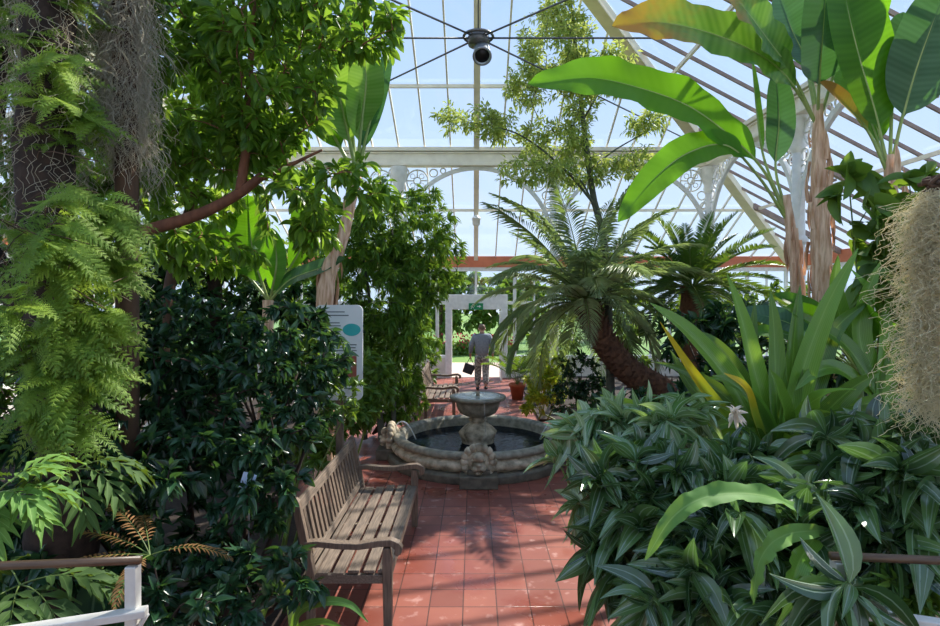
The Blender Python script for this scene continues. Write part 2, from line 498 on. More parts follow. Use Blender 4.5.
# floor: tiled walk that widens round the fountain
mb = MB()
def slab(mb, x0, x1, y0, y1, z0, z1):
    box(mb, ((x0 + x1) / 2, (y0 + y1) / 2, (z0 + z1) / 2), (x1 - x0, y1 - y0, z1 - z0))
slab(mb, -1.45, 1.6, -1.9, 6.4, -.1, 0)
slab(mb, -2.35, 2.45, 6.4, 11.2, -.1, 0)
slab(mb, -1.25, 1.3, 11.2, 17.4, -.1, 0)
tag(mb.build('floor', M['tiles'], smooth=False), 'red terracotta tile floor of the central walk', 'floor', kind='structure')
for side, rects in (('left', [(-9.6, -1.45, -1.9, 6.4), (-9.6, -2.35, 6.4, 11.2), (-9.6, -1.25, 11.2, 17.35)]),
                    ('right', [(1.6, 9.7, -1.9, 6.4), (2.45, 9.7, 6.4, 11.2), (1.3, 9.7, 11.2, 17.35)])):
    mb = MB()
    for r in rects: slab(mb, *r, -.1, .05)
    tag(mb.build('garden_bed', M['soil'], smooth=False), 'dark soil planting bed on the %s of the tiled walk' % side, 'flower bed', kind='structure')
mb = MB(); slab(mb, -60, 60, 17.7, 90, -.16, -.06)
tag(mb.build('lawn', M['grass'], smooth=False), 'sunlit lawn outside beyond the open doorway', 'lawn', kind='structure')
M['paving'] = mat('pale_paving', (206, 186, 172), (184, 162, 150), rough=.8, scale=5)
mb = MB(); slab(mb, -2.2, 2.4, 17.55, 21.5, -.06, -.005)
tag(mb.build('paving', M['paving'], smooth=False), 'pale paved strip just outside the doorway', 'paving', kind='structure')

# outer walls: low masonry, glass with white mullions, terracotta plate at the eaves
def wall(side):
    ax = {'back': (XC, YC + HALF, 1, 0), 'front': (XC, YC - HALF, 1, 0), 'right': (XC + HALF, YC, 0, 1), 'left': (XC - HALF, YC, 0, 1)}[side]
    cx, cy, ux, uy = ax
    def pt(t, z): return (cx + ux * t, cy + uy * t, z)
    low = MB()
    gaps = (-.9, .96) if side == 'back' else None
    def run(m, z, w, h, skip=True):
        if gaps and skip:
            beam(m, pt(-HALF, z), pt(gaps[0] - .03, z), w, h); beam(m, pt(gaps[1] + .03, z), pt(HALF, z), w, h)
        else: beam(m, pt(-HALF, z), pt(HALF, z), w, h)
    run(low, .3, .24, .6)
    o = low.build('wall_' + side, M['wallpaint'], smooth=False)
    tag(o, 'low rendered wall and glazing along the %s of the glasshouse' % side, 'wall', kind='structure')
    pl = MB(); beam(pl, pt(-HALF, EAVE - .12), pt(HALF, EAVE - .12), .16, .34)
    pl.build('eaves_plate', M['terracotta'], o, smooth=False, bevel=.01)
    fr = MB()
    run(fr, .64, .12, .08); run(fr, 2.3, .08, .1); run(fr, EAVE - .35, .12, .12, False)
    k = np.arange(-8, 9) * 1.2
    for t in k:
        if gaps and gaps[0] < t < gaps[1]: beam(fr, pt(t, 2.3), pt(t, EAVE - .3), .05, .07, up=(ux, uy, 0)); continue
        beam(fr, pt(t, .6), pt(t, EAVE - .3), .07, .1, up=(ux, uy, 0))
        if abs(t) < 9: beam(fr, pt(t + .6, .6), pt(t + .6, EAVE - .3), .035, .06, up=(ux, uy, 0)) if not (gaps and gaps[0] < t + .6 < gaps[1]) else None
    fr.build('mullions', M['white'], o, smooth=False)
    gl = MB()
    run(gl, (.66 + EAVE - .35) / 2, .006, EAVE - .35 - .66)
    if gaps: beam(gl, pt(gaps[0], 2.82), pt(gaps[1], 2.82), .006, .98)
    gl.build('glazing', M['glass'], o, smooth=False)
for s in ('back', 'right', 'left', 'front'): wall(s)

# the four glass slopes, each with its own bars and purlins
def slope(side):
    R = {'back': 0, 'left': math.pi / 2, 'front': math.pi, 'right': -math.pi / 2}[side]
    c, s = math.cos(R), math.sin(R)
    def pt(a, d, dz=0):                         # a along the eaves, d outward from the middle
        return (XC + a * c - d * s, YC + a * s + d * c, roof_z(d) + dz)
    g = MB(); g.add(np.array([pt(-HALF, HALF, .05), pt(HALF, HALF, .05), pt(0, 0, .05)]), [(0, 1, 2)])
    o = g.build('ceiling_' + side, M['glass'], smooth=False)
    tag(o, 'sloping glass roof rising from the %s wall' % side, 'glass roof', kind='structure')
    bars = MB()
    for k in range(-16, 17):
        a = k * .605
        if k == 0: continue
        up = np.cross(np.array(pt(a, HALF)) - np.array(pt(a, abs(a))), np.array([c, s, 0]))
        beam(bars, pt(a, HALF), pt(a, abs(a) + .02), .035, .06, up=up)
    bars.build('glazing_bars', M['paint'] if side != 'right' else M['brown_unlit'], o, smooth=False)  # right slope: unlit look of the bars put into a browner colour
    rf = MB()
    upv = np.cross(np.array(pt(0, HALF)) - np.array(pt(0, 0)), np.array([c, s, 0]))
    beam(rf, pt(0, HALF, -.04), pt(0, .1, -.04), .13, .16, up=upv)
    if side in ('right', 'left'):
        for a in (-7.26, -3.63, 3.63, 7.26):
            beam(rf, pt(a, HALF, -.04), pt(a, abs(a) + .1, -.04), .1, .14, up=upv)
    rf.build('rafters', M['paint'] if side != 'right' else M['brown_unlit'], o, smooth=False)
    pu = MB()
    for d in (1.9, 3.78, 7.5):
        beam(pu, pt(-d, d, -.05), pt(d, d, -.05), .05, .07)
    pu.build('purlins', M['paint'], o, smooth=False)
    if side == 'right':
        vt = MB()
        for a in (-4.2, -.6, 3.0):
            for dd in (6.55, 7.4): beam(vt, pt(a - .3, dd, -.03), pt(a + .3, dd, -.03), .06, .05)
        vt.build('vent_frames', M['brown_unlit'], o, smooth=False)
for s in ('back', 'right', 'left', 'front'): slope(s)

M['hip1'] = mat('hip_cream', (236, 226, 192), (214, 204, 174), rough=.5, scale=4)
for i, (sx, sy, nm) in enumerate(((1, 1, 'back right'), (-1, 1, 'back left'), (1, -1, 'front right'), (-1, -1, 'front left'))):
    mb = MB()
    a = np.array((XC + sx * HALF, YC + sy * HALF, EAVE - .1)); b = np.array((XC, YC, APEX - .1))
    up = np.cross(b - a, np.array([-sx * sy, 1, 0])) * 1.0
    t = nrm(b - a); s_ = nrm(np.cross(t, UP))
    n_ = np.cross(s_, t)
    beam(mb, a, b, .17, .2)
    beam(mb, a - n_ * .12, b - n_ * .12, .24, .05)
    o = mb.build('trim_%d' % (i + 1), M['hip1'], smooth=False, bevel=.008)
    tag(o, 'cream hip rafter running up the %s corner of the roof' % nm, 'rafter', kind='structure')

# inner arcade: columns, beams, arches with ring spandrels
ZB0, ZB1 = 5.50, roof_z(SPRING) + .0
def column(x, y, lab):
    t = thing('column', lab, 'column', (x, y, 0), kind='structure')
    m1 = MB(); lathe(m1, [(.0, 0), (.19, 0), (.19, .3), (.15, .34), (.12, .4), (.11, .5), (.1, 3.4), (.1, 5.2), (.0, 5.2)], seg=20)
    m1.build('shaft', M['white'], t, local=True)
    m2 = MB()
    lathe(m2, [(.1, 3.35), (.15, 3.38), (.15, 3.44), (.11, 3.5)], seg=20)
    lathe(m2, [(.1, 4.9), (.14, 5.0), (.12, 5.06), (.17, 5.2), (.2, 5.32), (.2, 5.5)], seg=20)
    m2.build('capital', M['white'], t, local=True)
    return t
cols = []
q = SPRING / 3
for ix, nm in ((-3, 'far left corner'), (-1, 'left of the doorway'), (1, 'right of the doorway'), (3, 'far right corner')):
    cols.append(column(XC + ix * q, YC + SPRING, 'white iron column of the back arcade, %s' % nm))
for iy, nm in ((1, 'behind the banana plants'), (-1, 'in front of the banana plants')):
    cols.append(column(XC + SPRING, YC + iy * q, 'white iron column of the right arcade, %s' % nm))
for iy, nm in ((1, 'deep among the trees'), (-1, 'close among the leaves')):
    cols.append(column(XC - SPRING, YC + iy * q, 'white iron column of the left arcade, %s' % nm))
for side, R in (('back', 0), ('left', math.pi / 2), ('right', -math.pi / 2)):
    c, s = math.cos(R), math.sin(R)
    def pt(a, d, z): return np.array((XC + a * c - d * s, YC + a * s + d * c, z))
    mb = MB()
    beam(mb, pt(-SPRING, SPRING, 5.72), pt(SPRING, SPRING, 5.72), .16, .26)
    beam(mb, pt(-SPRING, SPRING - .02, 5.9), pt(SPRING, SPRING - .02, 5.9), .26, .09)
    beam(mb, pt(-SPRING, SPRING - .02, 5.55), pt(SPRING, SPRING - .02, 5.55), .24, .07)
    beam(mb, pt(-SPRING, SPRING - .02, 5.82), pt(SPRING, SPRING - .02, 5.82), .2, .03)
    tag(mb.build('arcade_beam', M['paint'], smooth=False, bevel=.006), 'long cream moulded beam over the %s arcade' % side, 'beam', kind='structure')
    for b, bn in ((-1, 'first'), (0, 'middle'), (1, 'last')):
        a0 = b * 2 * q
        t = thing('arch', 'white arched iron brace, %s bay of the %s arcade' % (bn, side), 'arch', pt(a0, SPRING, 0), kind='structure')
        m1 = MB()
        th = np.linspace(0, math.pi, 33)
        rad = q - .05
        for i in range(32):
            p, p2 = [pt(a0 + rad * math.cos(x), SPRING, 3.72 + rad * math.sin(x)) for x in (th[i], th[i + 1])]
            beam(m1, p, p2, .09, .07, up=pt(0, 1, 0) - pt(0, 0, 0))
        m1.build('arch_band', M['white'], t, smooth=False)
        for sd in (-1, 1):
            m2 = MB()
            cc = (a0 + sd * (q - .43), 5.19)
            def ring(ca, cz, rr, tr=.018):
                ph = np.linspace(0, 2 * math.pi, 25)
                tube(m2, [pt(ca + rr * math.cos(x), SPRING, cz + rr * math.sin(x)) for x in ph], tr, seg=5, cap=False)
            ring(*cc, .25, .02); ring(*cc, .08)
            for x in np.arange(4) * math.pi / 2:
                tube(m2, [pt(cc[0] + .08 * math.cos(x), SPRING, cc[1] + .08 * math.sin(x)), pt(cc[0] + .25 * math.cos(x), SPRING, cc[1] + .25 * math.sin(x))], .018, seg=5)
                x2 = x + math.pi / 4
                ring(cc[0] + .15 * math.cos(x2), cc[1] + .15 * math.sin(x2), .055, .01)
            ring(cc[0] + sd * .25, cc[1] - .35, .1); ring(cc[0] + sd * .29, cc[1] - .58, .07); ring(cc[0] - sd * .38, cc[1] + .18, .09); ring(cc[0] - sd * .6, cc[1] + .23, .06)
            ring(cc[0] + sd * .27, cc[1] + .2, .07); ring(cc[0] + sd * .31, cc[1] - .75, .045)
            m2.build('spandrel_ring', M['white'], t)

# tie rods and the hub with the lamp
HUBZ = 6.02
for nm, e in (('back left', (XC - SPRING, YC + SPRING, 5.9)), ('back right', (XC + SPRING, YC + SPRING, 5.9)), ('front left', (XC - SPRING, YC - SPRING, 5.9)),
              ('front right', (XC + SPRING, YC - SPRING, 5.9)), ('left', (XC - SPRING, YC, 6.02)), ('right', (XC + SPRING, YC, 6.02))):
    mb = MB(); h = np.array((XC, YC, HUBZ)); d = nrm(np.array(e) - h)
    tube(mb, [h + d * .12, np.array(e)], .013, seg=6)
    tag(mb.build('tie_rod', M['iron'], loc=h), 'thin iron tie rod from the roof hub to the %s' % nm, 'rod', kind='structure')
t = thing('roof_lamp', 'grey cylindrical spotlight hanging under the ring where the tie rods meet', 'lamp', (XC, YC, HUBZ))
m1 = MB(); ph = np.linspace(0, 2 * math.pi, 33)
tube(m1, [(.2 * math.cos(x), .2 * math.sin(x), 0.02) for x in ph], .02, seg=6, cap=False)
lathe(m1, [(0, .1), (.06, .1), (.13, .05), (.15, .0), (.14, -.1), (0, -.1)], seg=20)
for x in np.arange(6) * math.pi / 3: tube(m1, [(.1 * math.cos(x), .1 * math.sin(x), 0), (.19 * math.cos(x), .19 * math.sin(x), 0)], .01, seg=5)
tube(m1, [(0, 0, .05), (0, 0, 2.7)], .012, seg=6)
m1.build('hub', M['iron'], t, local=True)
m2 = MB(); rt = rotm('X', -.75) * 1.2
M['lampgrey'] = mat('lamp_grey', (170, 176, 182), (150, 156, 162), rough=.35, metal=.4)
M['black'] = mat('black_plastic', (26, 26, 28), (18, 18, 20), rough=.4)
pr = np.array([(0, .1), (.07, .1), (.095, .07), (.1, -.1), (.11, -.12), (.085, -.12), (.08, -.09), (0, -.09)])
lathe(m2, pr, seg=24)
m2.V = [v @ rt.T + np.array((.05, -.03, -.2)) for v in m2.V]
hs = m2.build('lamp_housing', M['lampgrey'], t, local=True)
m3 = MB(); lathe(m3, [(0, -.1), (.083, -.1), (.083, -.096), (0, -.096)], seg=24)
m3.V = [v @ rt.T + np.array((.05, -.03, -.2)) for v in m3.V]
m3.build('lens', M['black'], hs, local=True)
t = thing('pendant_lantern', 'small white lantern hanging on a rod above the doorway', 'lamp', (XC, 15.26, 4.45))
m1 = MB(); lathe(m1, [(0, .24), (.04, .24), (.12, .16), (.13, .13), (.11, .12), (.1, -.02), (.07, -.05), (0, -.05)], seg=16); m1.build('lamp_shade', M['white'], t, local=True)
m2 = MB(); tube(m2, [(0, 0, .22), (0, 0, .42)], .012, seg=6); m2.build('rod', M['white'], t, local=True)

# doorway in the back wall: posts, header, exit sign, open door leaf
YB = YC + HALF
dw = MB()
for x in (-.78, .93): box(dw, (x, YB - .05, 1.15), (.2, .22, 2.3))
box(dw, (.075, YB - .05, 2.33), (1.92, .2, .46))
o = dw.build('door_frame', M['white'], smooth=False, bevel=.01)
tag(o, 'white timber door frame around the open doorway', 'door frame', kind='structure')
t = thing('door_1', 'white glazed door leaf standing open inward at the doorway right post', 'door', (.8, YB - .15, 0), kind='structure')
m1 = MB()
for (yy) in (-.04, -.82): box(m1, (0, yy, 1.03), (.05, .1, 2.0))
for zz in (.15, 1.0, 1.98): box(m1, (0, -.43, zz), (.045, .72, .16 if zz != .15 else .24))
m1.build('door_stile', M['white'], t, local=True, smooth=False, bevel=.004)
m2 = MB(); box(m2, (0, -.43, 1.5), (.008, .7, .82)); box(m2, (0, -.43, .58), (.008, .7, .66)); m2.build('door_pane', M['glass'], t, local=True, smooth=False)
m3 = MB(); tube(m3, [(-.03, -.8, .95), (-.07, -.8, .95), (-.07, -.8, 1.12), (-.03, -.8, 1.12)], .01, seg=6); m3.build('door_handle', M['iron'], t, local=True)

M['exitgreen'] = mat('exit_green', (20, 140, 84), (16, 130, 78), rough=.4)
t = thing('exit_sign', 'green emergency exit sign with white running figure above the doorway', 'sign', (.06, YB - .2, 2.19))
m1 = MB(); box(m1, (0, 0, 0), (.44, .05, .2)); m1.build('sign_panel', M['exitgreen'], t, local=True, smooth=False, bevel=.006)
m2 = MB(); y = -.029
def flat(mb, poly): prism(mb, poly, 'y', y - .002, y + .004)
flat(m2, [(.03, -.012), (.03, .018), (.1, .018), (.1, .045), (.16, .003), (.1, -.04), (.1, -.012)])           # arrow
ph = np.arange(12) * math.pi / 6
flat(m2, [(-.09 + .018 * math.cos(a), .062 + .018 * math.sin(a)) for a in ph])
for p in ([(-.11, .04), (-.075, .035), (-.09, -.02), (-.125, -.015)], [(-.125, -.015), (-.1, -.02), (-.06, -.045), (-.075, -.06)], [(-.1, -.0), (-.125, -.01), (-.16, -.065), (-.14, -.072)],
          [(-.08, .038), (-.05, .005), (-.03, .015), (-.035, .026), (-.048, .02), (-.07, .042)], [(-.11, .04), (-.145, .02), (-.16, -.01), (-.148, -.014), (-.135, .01), (-.11, .02)]):
    flat(m2, p)
m2.build('pictogram', M['white'], t, local=True, smooth=False)
# ================================================================ fountain
rng = np.random.default_rng(5)
M['stone'] = mat('mossy_stone', (214, 198, 172), (104, 92, 72), rough=.85, scale=9, bump=.5, detail=8, contrast=.4)
M['darkstone'] = mat('dark_wet_stone', (118, 108, 92), (62, 58, 50), rough=.6, scale=12, bump=.5, detail=8)
M['rimstone'] = mat('weathered_rim_stone', (168, 160, 142), (104, 98, 84), rough=.55, scale=14, bump=.35, detail=8)
FX, FY = .06, 8.75
def watermat():
    m, nt, nd, lk = new_mat('dark_pool_water')
    out = nd.new('ShaderNodeOutputMaterial'); b = nd.new('ShaderNodeBsdfPrincipled'); lk.new(b.outputs[0], out.inputs[0])
    b.inputs['Base Color'].default_value = lin((10, 20, 28)); b.inputs['Roughness'].default_value = .04; b.inputs['IOR'].default_value = 1.2; b.inputs['Specular IOR Level'].default_value = .12
    tx = nd.new('ShaderNodeTexNoise'); tx.inputs['Scale'].default_value = 14; tc = nd.new('ShaderNodeTexCoord'); lk.new(tc.outputs['Object'], tx.inputs['Vector'])
    bp = nd.new('ShaderNodeBump'); bp.inputs['Strength'].default_value = .25; bp.inputs['Distance'].default_value = .02
    lk.new(tx.outputs[0], bp.inputs['Height']); lk.new(bp.outputs[0], b.inputs['Normal'])
    return m
M['water'] = watermat()
M['bowlwater'] = mat('sky_pale_bowl_water', (150, 160, 160), (120, 130, 130), rough=.12, scale=20, bump=.2, spec=.8)  # sky reflection put into the pale base colour
def jetmat():
    m, nt, nd, lk = new_mat('running_water')
    out = nd.new('ShaderNodeOutputMaterial'); t = nd.new('ShaderNodeBsdfTransparent'); g = nd.new('ShaderNodeBsdfGlossy'); d = nd.new('ShaderNodeBsdfDiffuse')
    m1 = nd.new('ShaderNodeMixShader'); m2 = nd.new('ShaderNodeMixShader')
    d.inputs[0].default_value = (.85, .9, .92, 1); g.inputs['Roughness'].default_value = .1
    m1.inputs[0].default_value = .5; lk.new(d.outputs[0], m1.inputs[1]); lk.new(g.outputs[0], m1.inputs[2])
    m2.inputs[0].default_value = .6; lk.new(t.outputs[0], m2.inputs[1]); lk.new(m1.outputs[0], m2.inputs[2]); lk.new(m2.outputs[0], out.inputs[0])
    return m
M['jet'] = jetmat()
ft = thing('fountain', 'round tiered stone fountain with lion masks in the middle of the tiled walk', 'fountain', (FX, FY, 0))
m = MB(); lathe(m, [(0, 0), (1.38, 0), (1.38, .1), (1.34, .13), (1.2, .13), (0, .13)], seg=72); m.build('base_step', M['darkstone'], ft, local=True, bevel=.008)
m = MB(); lathe(m, [(1.26, .13), (1.31, .17), (1.33, .21), (1.31, .25), (1.25, .28), (1.24, .3)], seg=72, fn=lambda z, a: 1 + .006 * np.sin(a * 36)); m.build('pool_wall', M['stone'], ft, local=True)
m = MB(); lathe(m, [(1.24, .29), (1.28, .3), (1.3, .33), (1.29, .37), (1.25, .39), (1.19, .39), (1.14, .37), (1.12, .34), (1.12, .1), (0, .1)], seg=72); m.build('pool_rim', M['rimstone'], ft, local=True)
m = MB(); lathe(m, [(1.125, .23), (.6, .23), (0, .23)], seg=64); m.build('pool_water', M['water'], ft, local=True)
m = MB(); lathe(m, [(0, .1), (.3, .1), (.3, .2), (.24, .24), (.26, .3), (.29, .38), (.28, .4), (.22, .46), (.15, .51), (.1, .54), (.14, .56), (.14, .59), (.11, .61), (.12, .66)], seg=40,
            fn=lambda z, a: 1 + .04 * np.sin(a * 8) * ((z > .24) & (z < .6))); m.build('pedestal', M['stone'], ft, local=True)
m = MB(); lathe(m, [(.11, .63), (.2, .64), (.27, .68), (.31, .74), (.33, .81), (.335, .855), (.36, .87), (.42, .885), (.435, .91), (.43, .935), (.37, .945), (.345, .93), (.1, .9), (0, .9)], seg=64,
            fn=lambda z, a: 1 + .025 * np.abs(np.sin(a * 10)) * ((z > .65) & (z < .86))); bowl = m.build('bowl', M['rimstone'], ft, local=True)
m = MB(); lathe(m, [(.355, .938), (.2, .938), (0, .938)], seg=48); m.build('bowl_water', M['bowlwater'], bowl, local=True)
m = MB(); lathe(m, [(0, .93), (.03, .93), (.025, .97), (.035, .985), (.012, 1.0), (0, 1.0)], seg=14); m.build('nozzle', M['stone'], bowl, local=True)
for i in range(8):
    a = i * math.pi / 4 + .2; m = MB()
    p = [(.43 * math.cos(a) + .02 * k * math.cos(a), .43 * math.sin(a) + .02 * k * math.sin(a), .93 - .045 * k * k * .3 - .02 * k) for k in np.linspace(0, 5, 10)]
    if i % 2 == 0:
        tube(m, p, .0025, seg=4); m.build('water_trickle', M['jet'], ft, local=True)
def lion(m, R, ctr, s=1.0):
    def b(c, r): ball(m, np.array(ctr) + R @ (np.array(c) * s), np.array(r) * s, seg=14, rot=R)
    # local: -y is outward
    b((0, .03, 0), (.15, .1, .16)); b((0, -.07, -.03), (.085, .08, .07)); b((0, -.14, 0), (.03, .025, .022))
    b((-.04, -.11, -.045), (.045, .045, .035)); b((.04, -.11, -.045), (.045, .045, .035)); b((0, -.1, -.1), (.045, .05, .022))
    b((0, -.08, .07), (.07, .06, .06)); b((-.055, -.08, .04), (.03, .03, .02)); b((.055, -.08, .04), (.03, .03, .02))
    b((-.12, -.0, .13), (.035, .03, .045)); b((.12, -.0, .13), (.035, .03, .045))
    for k in range(16):
        a = k * math.pi / 8
        b((.165 * math.cos(a), .0, .165 * math.sin(a)), (.05, .05, .05))
for k, (a, nm) in enumerate(((-math.pi / 2, 'front'), (math.pi, 'left'), (0, 'right'), (math.pi / 2, 'back'))):
    R = rotm('Z', a + math.pi / 2); d = np.array((math.cos(a), math.sin(a), 0))
    m = MB(); lion(m, R, d * 1.34 + np.array((0, 0, .3)), 1.15); m.build('lion_mask', M['stone'], ft, local=True)
    m = MB(); box(m, d * 1.36 + np.array((0, 0, .08)), (.5, .36, .16), rot=R); box(m, d * 1.34 + np.array((0, 0, .18)), (.3, .2, .06), rot=R)
    m.build('mask_plinth', M['darkstone'], ft, local=True, smooth=False, bevel=.012)
    m = MB()
    # thin jet from the mask rising over the rim and falling into the pool
    s = np.linspace(0, 1, 18); p0 = d * 1.32 + np.array((0, 0, .4))
    if nm in ('left', 'right'):
        P = p0[None] - d[None] * (s * .36)[:, None]; P[:, 2] = .4 + .8 * s * (1 - s) - .14 * s
        tube(m, P, .011, seg=6); m.build('water_jet', M['jet'], ft, local=True)

# ================================================================ benches
M['teak'] = mat('weathered_teak', (140, 122, 106), (86, 74, 64), rough=.7, scale=6, bump=.3, stretch=(14, 1.2, 14), detail=8)
M['teak2'] = mat('weathered_teak_upright', (136, 116, 98), (84, 70, 60), rough=.7, scale=6, bump=.3, stretch=(14, 14, 1.2), detail=8)
def make_bench(label, group):
    L = 1.95; h = L / 2
    t = thing('garden_bench', label, 'bench', (0, 0, 0), 0, group)
    # local: length along y, front towards +x, base in the middle
    for x in (-.17, -.055, .06, .175, .28):
        m = MB(); box(m, (x, 0, .43 - .02 * (x < 0)), (.085, L - .04, .024)); m.build('seat_slat', M['teak'], t, local=True, smooth=False, bevel=.004)
    m = MB(); box(m, (.325, 0, .405), (.028, L - .12, .075)); m.build('seat_rail', M['teak'], t, local=True, smooth=False, bevel=.004)
    m = MB(); box(m, (-.24, 0, .39), (.03, L - .12, .07)); m.build('seat_rail', M['teak'], t, local=True, smooth=False, bevel=.004)
    for y in (-h + .04, 0, h - .04):
        m = MB(); box(m, (.03, y, .375), (.56, .04, .065)); m.build('cross_rail', M['teak'], t, local=True, smooth=False, bevel=.004)
    def back_x(z): return -.25 - (z - .42) * .22
    for sy in (-1, 1):
        y = sy * (h - .03)
        m = MB(); prism(m, [(-.285, 0), (-.225, 0), (-.222, .42), (back_x(.95) + .03, .95), (back_x(.95), .975), (back_x(.95) - .03, .95), (-.285, .44)], 'y', y - .03, y + .03)
        m.build('back_leg', M['teak2'], t, local=True, smooth=False, bevel=.006)
        m = MB(); prism(m, [(.285, 0), (.345, 0), (.35, .5), (.33, .61), (.28, .61), (.275, .5)], 'y', y - .03, y + .03)
        m.build('front_leg', M['teak2'], t, local=True, smooth=False, bevel=.006)
        m = MB()
        topp = [(-.31, .655), (-.2, .665), (-.05, .65), (.1, .645), (.25, .67), (.34, .675), (.40, .65), (.425, .61), (.415, .57), (.385, .552)]
        bot = [(.36, .57), (.37, .6), (.34, .625), (.26, .622), (.1, .6), (-.05, .605), (-.2, .62), (-.30, .61)]
        prism(m, topp + bot, 'y', y - .035, y + .035)
        m.build('armrest', M['teak2'], t, local=True, smooth=False, bevel=.006)
    m = MB(); box(m, (back_x(.9), 0, .9), (.032, L - .1, .085), rot=rotm('Y', -.22)); m.build('top_rail', M['teak'], t, local=True, smooth=False, bevel=.005)
    m = MB(); box(m, (back_x(.49) + .005, 0, .49), (.03, L - .1, .06), rot=rotm('Y', -.22)); m.build('lower_rail', M['teak'], t, local=True, smooth=False, bevel=.005)
    n = 17
    for i in range(n):
        y = (i - (n - 1) / 2) * (L - .2) / n
        m = MB(); beam(m, (back_x(.5), y, .5), (back_x(.88), y, .88), .055, .016, up=(1, 0, .2)); m.build('back_slat', M['teak2'], t, local=True, smooth=False, bevel=.003)
    return t
b1 = make_bench('weathered teak slatted bench in the foreground beside the dark shrub', None)
b1.location = (-.95, 5.12, 0)
b2 = copy_tree(b1)
b2['label'] = 'weathered teak bench farther back, just behind the fountain on the left'
b2.location = (-.72, 12.35, 0)

# ================================================================ railings at the lower corners
M['handrail'] = mat('varnished_handrail', (104, 80, 58), (70, 52, 38), rough=.4, scale=6, stretch=(1, 12, 12))
M['oldwhite'] = mat('chipped_white_paint', (214, 212, 206), (190, 186, 178), rough=.5, scale=14, bump=.1)
for sd, nm in ((-1, 'left'), (1, 'right')):
    Z = 2.2
    px = W(133, 560, Z) if sd < 0 else W(838, 556, Z)
    x0 = px[0]; zt = px[2]
    t = thing('railing', 'white railing post with brown handrail at the lower %s corner' % nm, 'railing', (x0, Z, 0))
    m = MB(); box(m, (x0, Z, (zt - .02) / 2), (.043, .043, zt - .02)); m.build('post', M['oldwhite'], t, smooth=False, bevel=.004)
    m = MB(); end = np.array((x0 + sd * 1.2, Z - .12, zt - .0))
    p = [np.array((x0 - sd * .03, Z, zt)), np.array((x0 + sd * .5, Z - .05, zt)), end]
    tube(m, p, .016, seg=10); m.build('handrail', M['handrail'], t)
    m = MB(); beam(m, (x0 - sd * .06, Z - .01, zt - .195), (x0 + sd * 1.1, Z - .3, zt - .235), .05, .03); m.build('lower_rail', M['oldwhite'], t, smooth=False, bevel=.004)
    m = MB(); k = 3
    tube(m, [(x0 + sd * .0, Z, zt - .33), (x0 - sd * .03, Z, zt - .25), (x0 - sd * .055, Z, zt - .21)], .01, seg=6); m.build('bracket', M['oldwhite'], t)
    for k in range(1, 3):
        m = MB(); yy = Z - .01 - .29 * k / 3; xx = x0 + sd * (.38 * k)
        box(m, (xx, Z - .01 - .25 * k / 3 , (zt - .25) / 2), (.022, .022, zt - .25)); m.build('baluster', M['oldwhite'], t, smooth=False)

# ================================================================ information board
M['board'] = mat('board_white', (222, 228, 232), (212, 218, 224), rough=.4, scale=3)
M['teal'] = mat('board_teal', (60, 176, 178), (40, 160, 166), rough=.5)
M['ink'] = mat('board_ink', (112, 122, 130), (96, 106, 116), rough=.6)
M['redpic'] = mat('board_red', (176, 96, 84), (140, 80, 70), rough=.6, scale=20)
bc = W(339, 350, 5.7)
t = thing('information_board', 'white rounded information board with a teal oval behind the dark shrub', 'sign', (bc[0], bc[1], 0))
m = MB(); w, zl, zh, rr = .24, 1.42, 2.38, .06
pts = []
for cx, cz, a0 in ((w - rr, zh - rr, 0), (-w + rr, zh - rr, 1), (-w + rr, zl + rr, 2), (w - rr, zl + rr, 3)):
    for k in range(6):
        a = (a0 + k / 5) * math.pi / 2; pts.append((cx + rr * math.cos(a), cz + rr * math.sin(a)))
prism(m, pts, 'y', -.012, .012); m.build('panel', M['board'], t, local=True, smooth=False)
m = MB(); ph = np.arange(28) * 2 * math.pi / 28
prism(m, [(.13 + .09 * math.cos(a), 2.13 + .062 * math.sin(a)) for a in ph], 'y', -.015, -.0125); m.build('oval', M['teal'], t, local=True, smooth=False)
m = MB()
for (x, z, ww) in ((-.06, 2.31, .24), (.0, 2.275, .2), (-.06, 2.2, .14), (-.06, 2.17, .16), (-.06, 2.14, .15), (-.06, 2.11, .16), (-.06, 2.08, .12), (0, 1.98, .36), (0, 1.95, .34), (0, 1.92, .36), (0, 1.6, .34), (0, 1.57, .36), (0, 1.54, .3)):
    box(m, (x, -.0135, z), (ww, .002, .011))
m.build('printed_lines', M['ink'], t, local=True, smooth=False)
m = MB(); box(m, (0, -.0135, 1.76), (.36, .002, .22)); m.build('picture', M['redpic'], t, local=True, smooth=False)
m = MB(); box(m, (0, .035, .75), (.07, .05, 1.5)); m.build('post', M['teak2'], t, local=True, smooth=False)

pl = W(248, 481, 3.55)
t = thing('plant_label', 'small pale blue label on a stake showing through the dark shrub', 'label', (pl[0], pl[1], 0))
m = MB(); box(m, (0, 0, pl[2]), (.085, .006, .1), rot=rotm('Y', .3)); m.build('plate', mat('label_blue', (196, 214, 240), (180, 200, 232), rough=.3), t, local=True, smooth=False)
m = MB(); tube(m, [(0, .01, 0), (0, .01, pl[2])], .006, seg=6); m.build('stake', M['iron'], t, local=True)

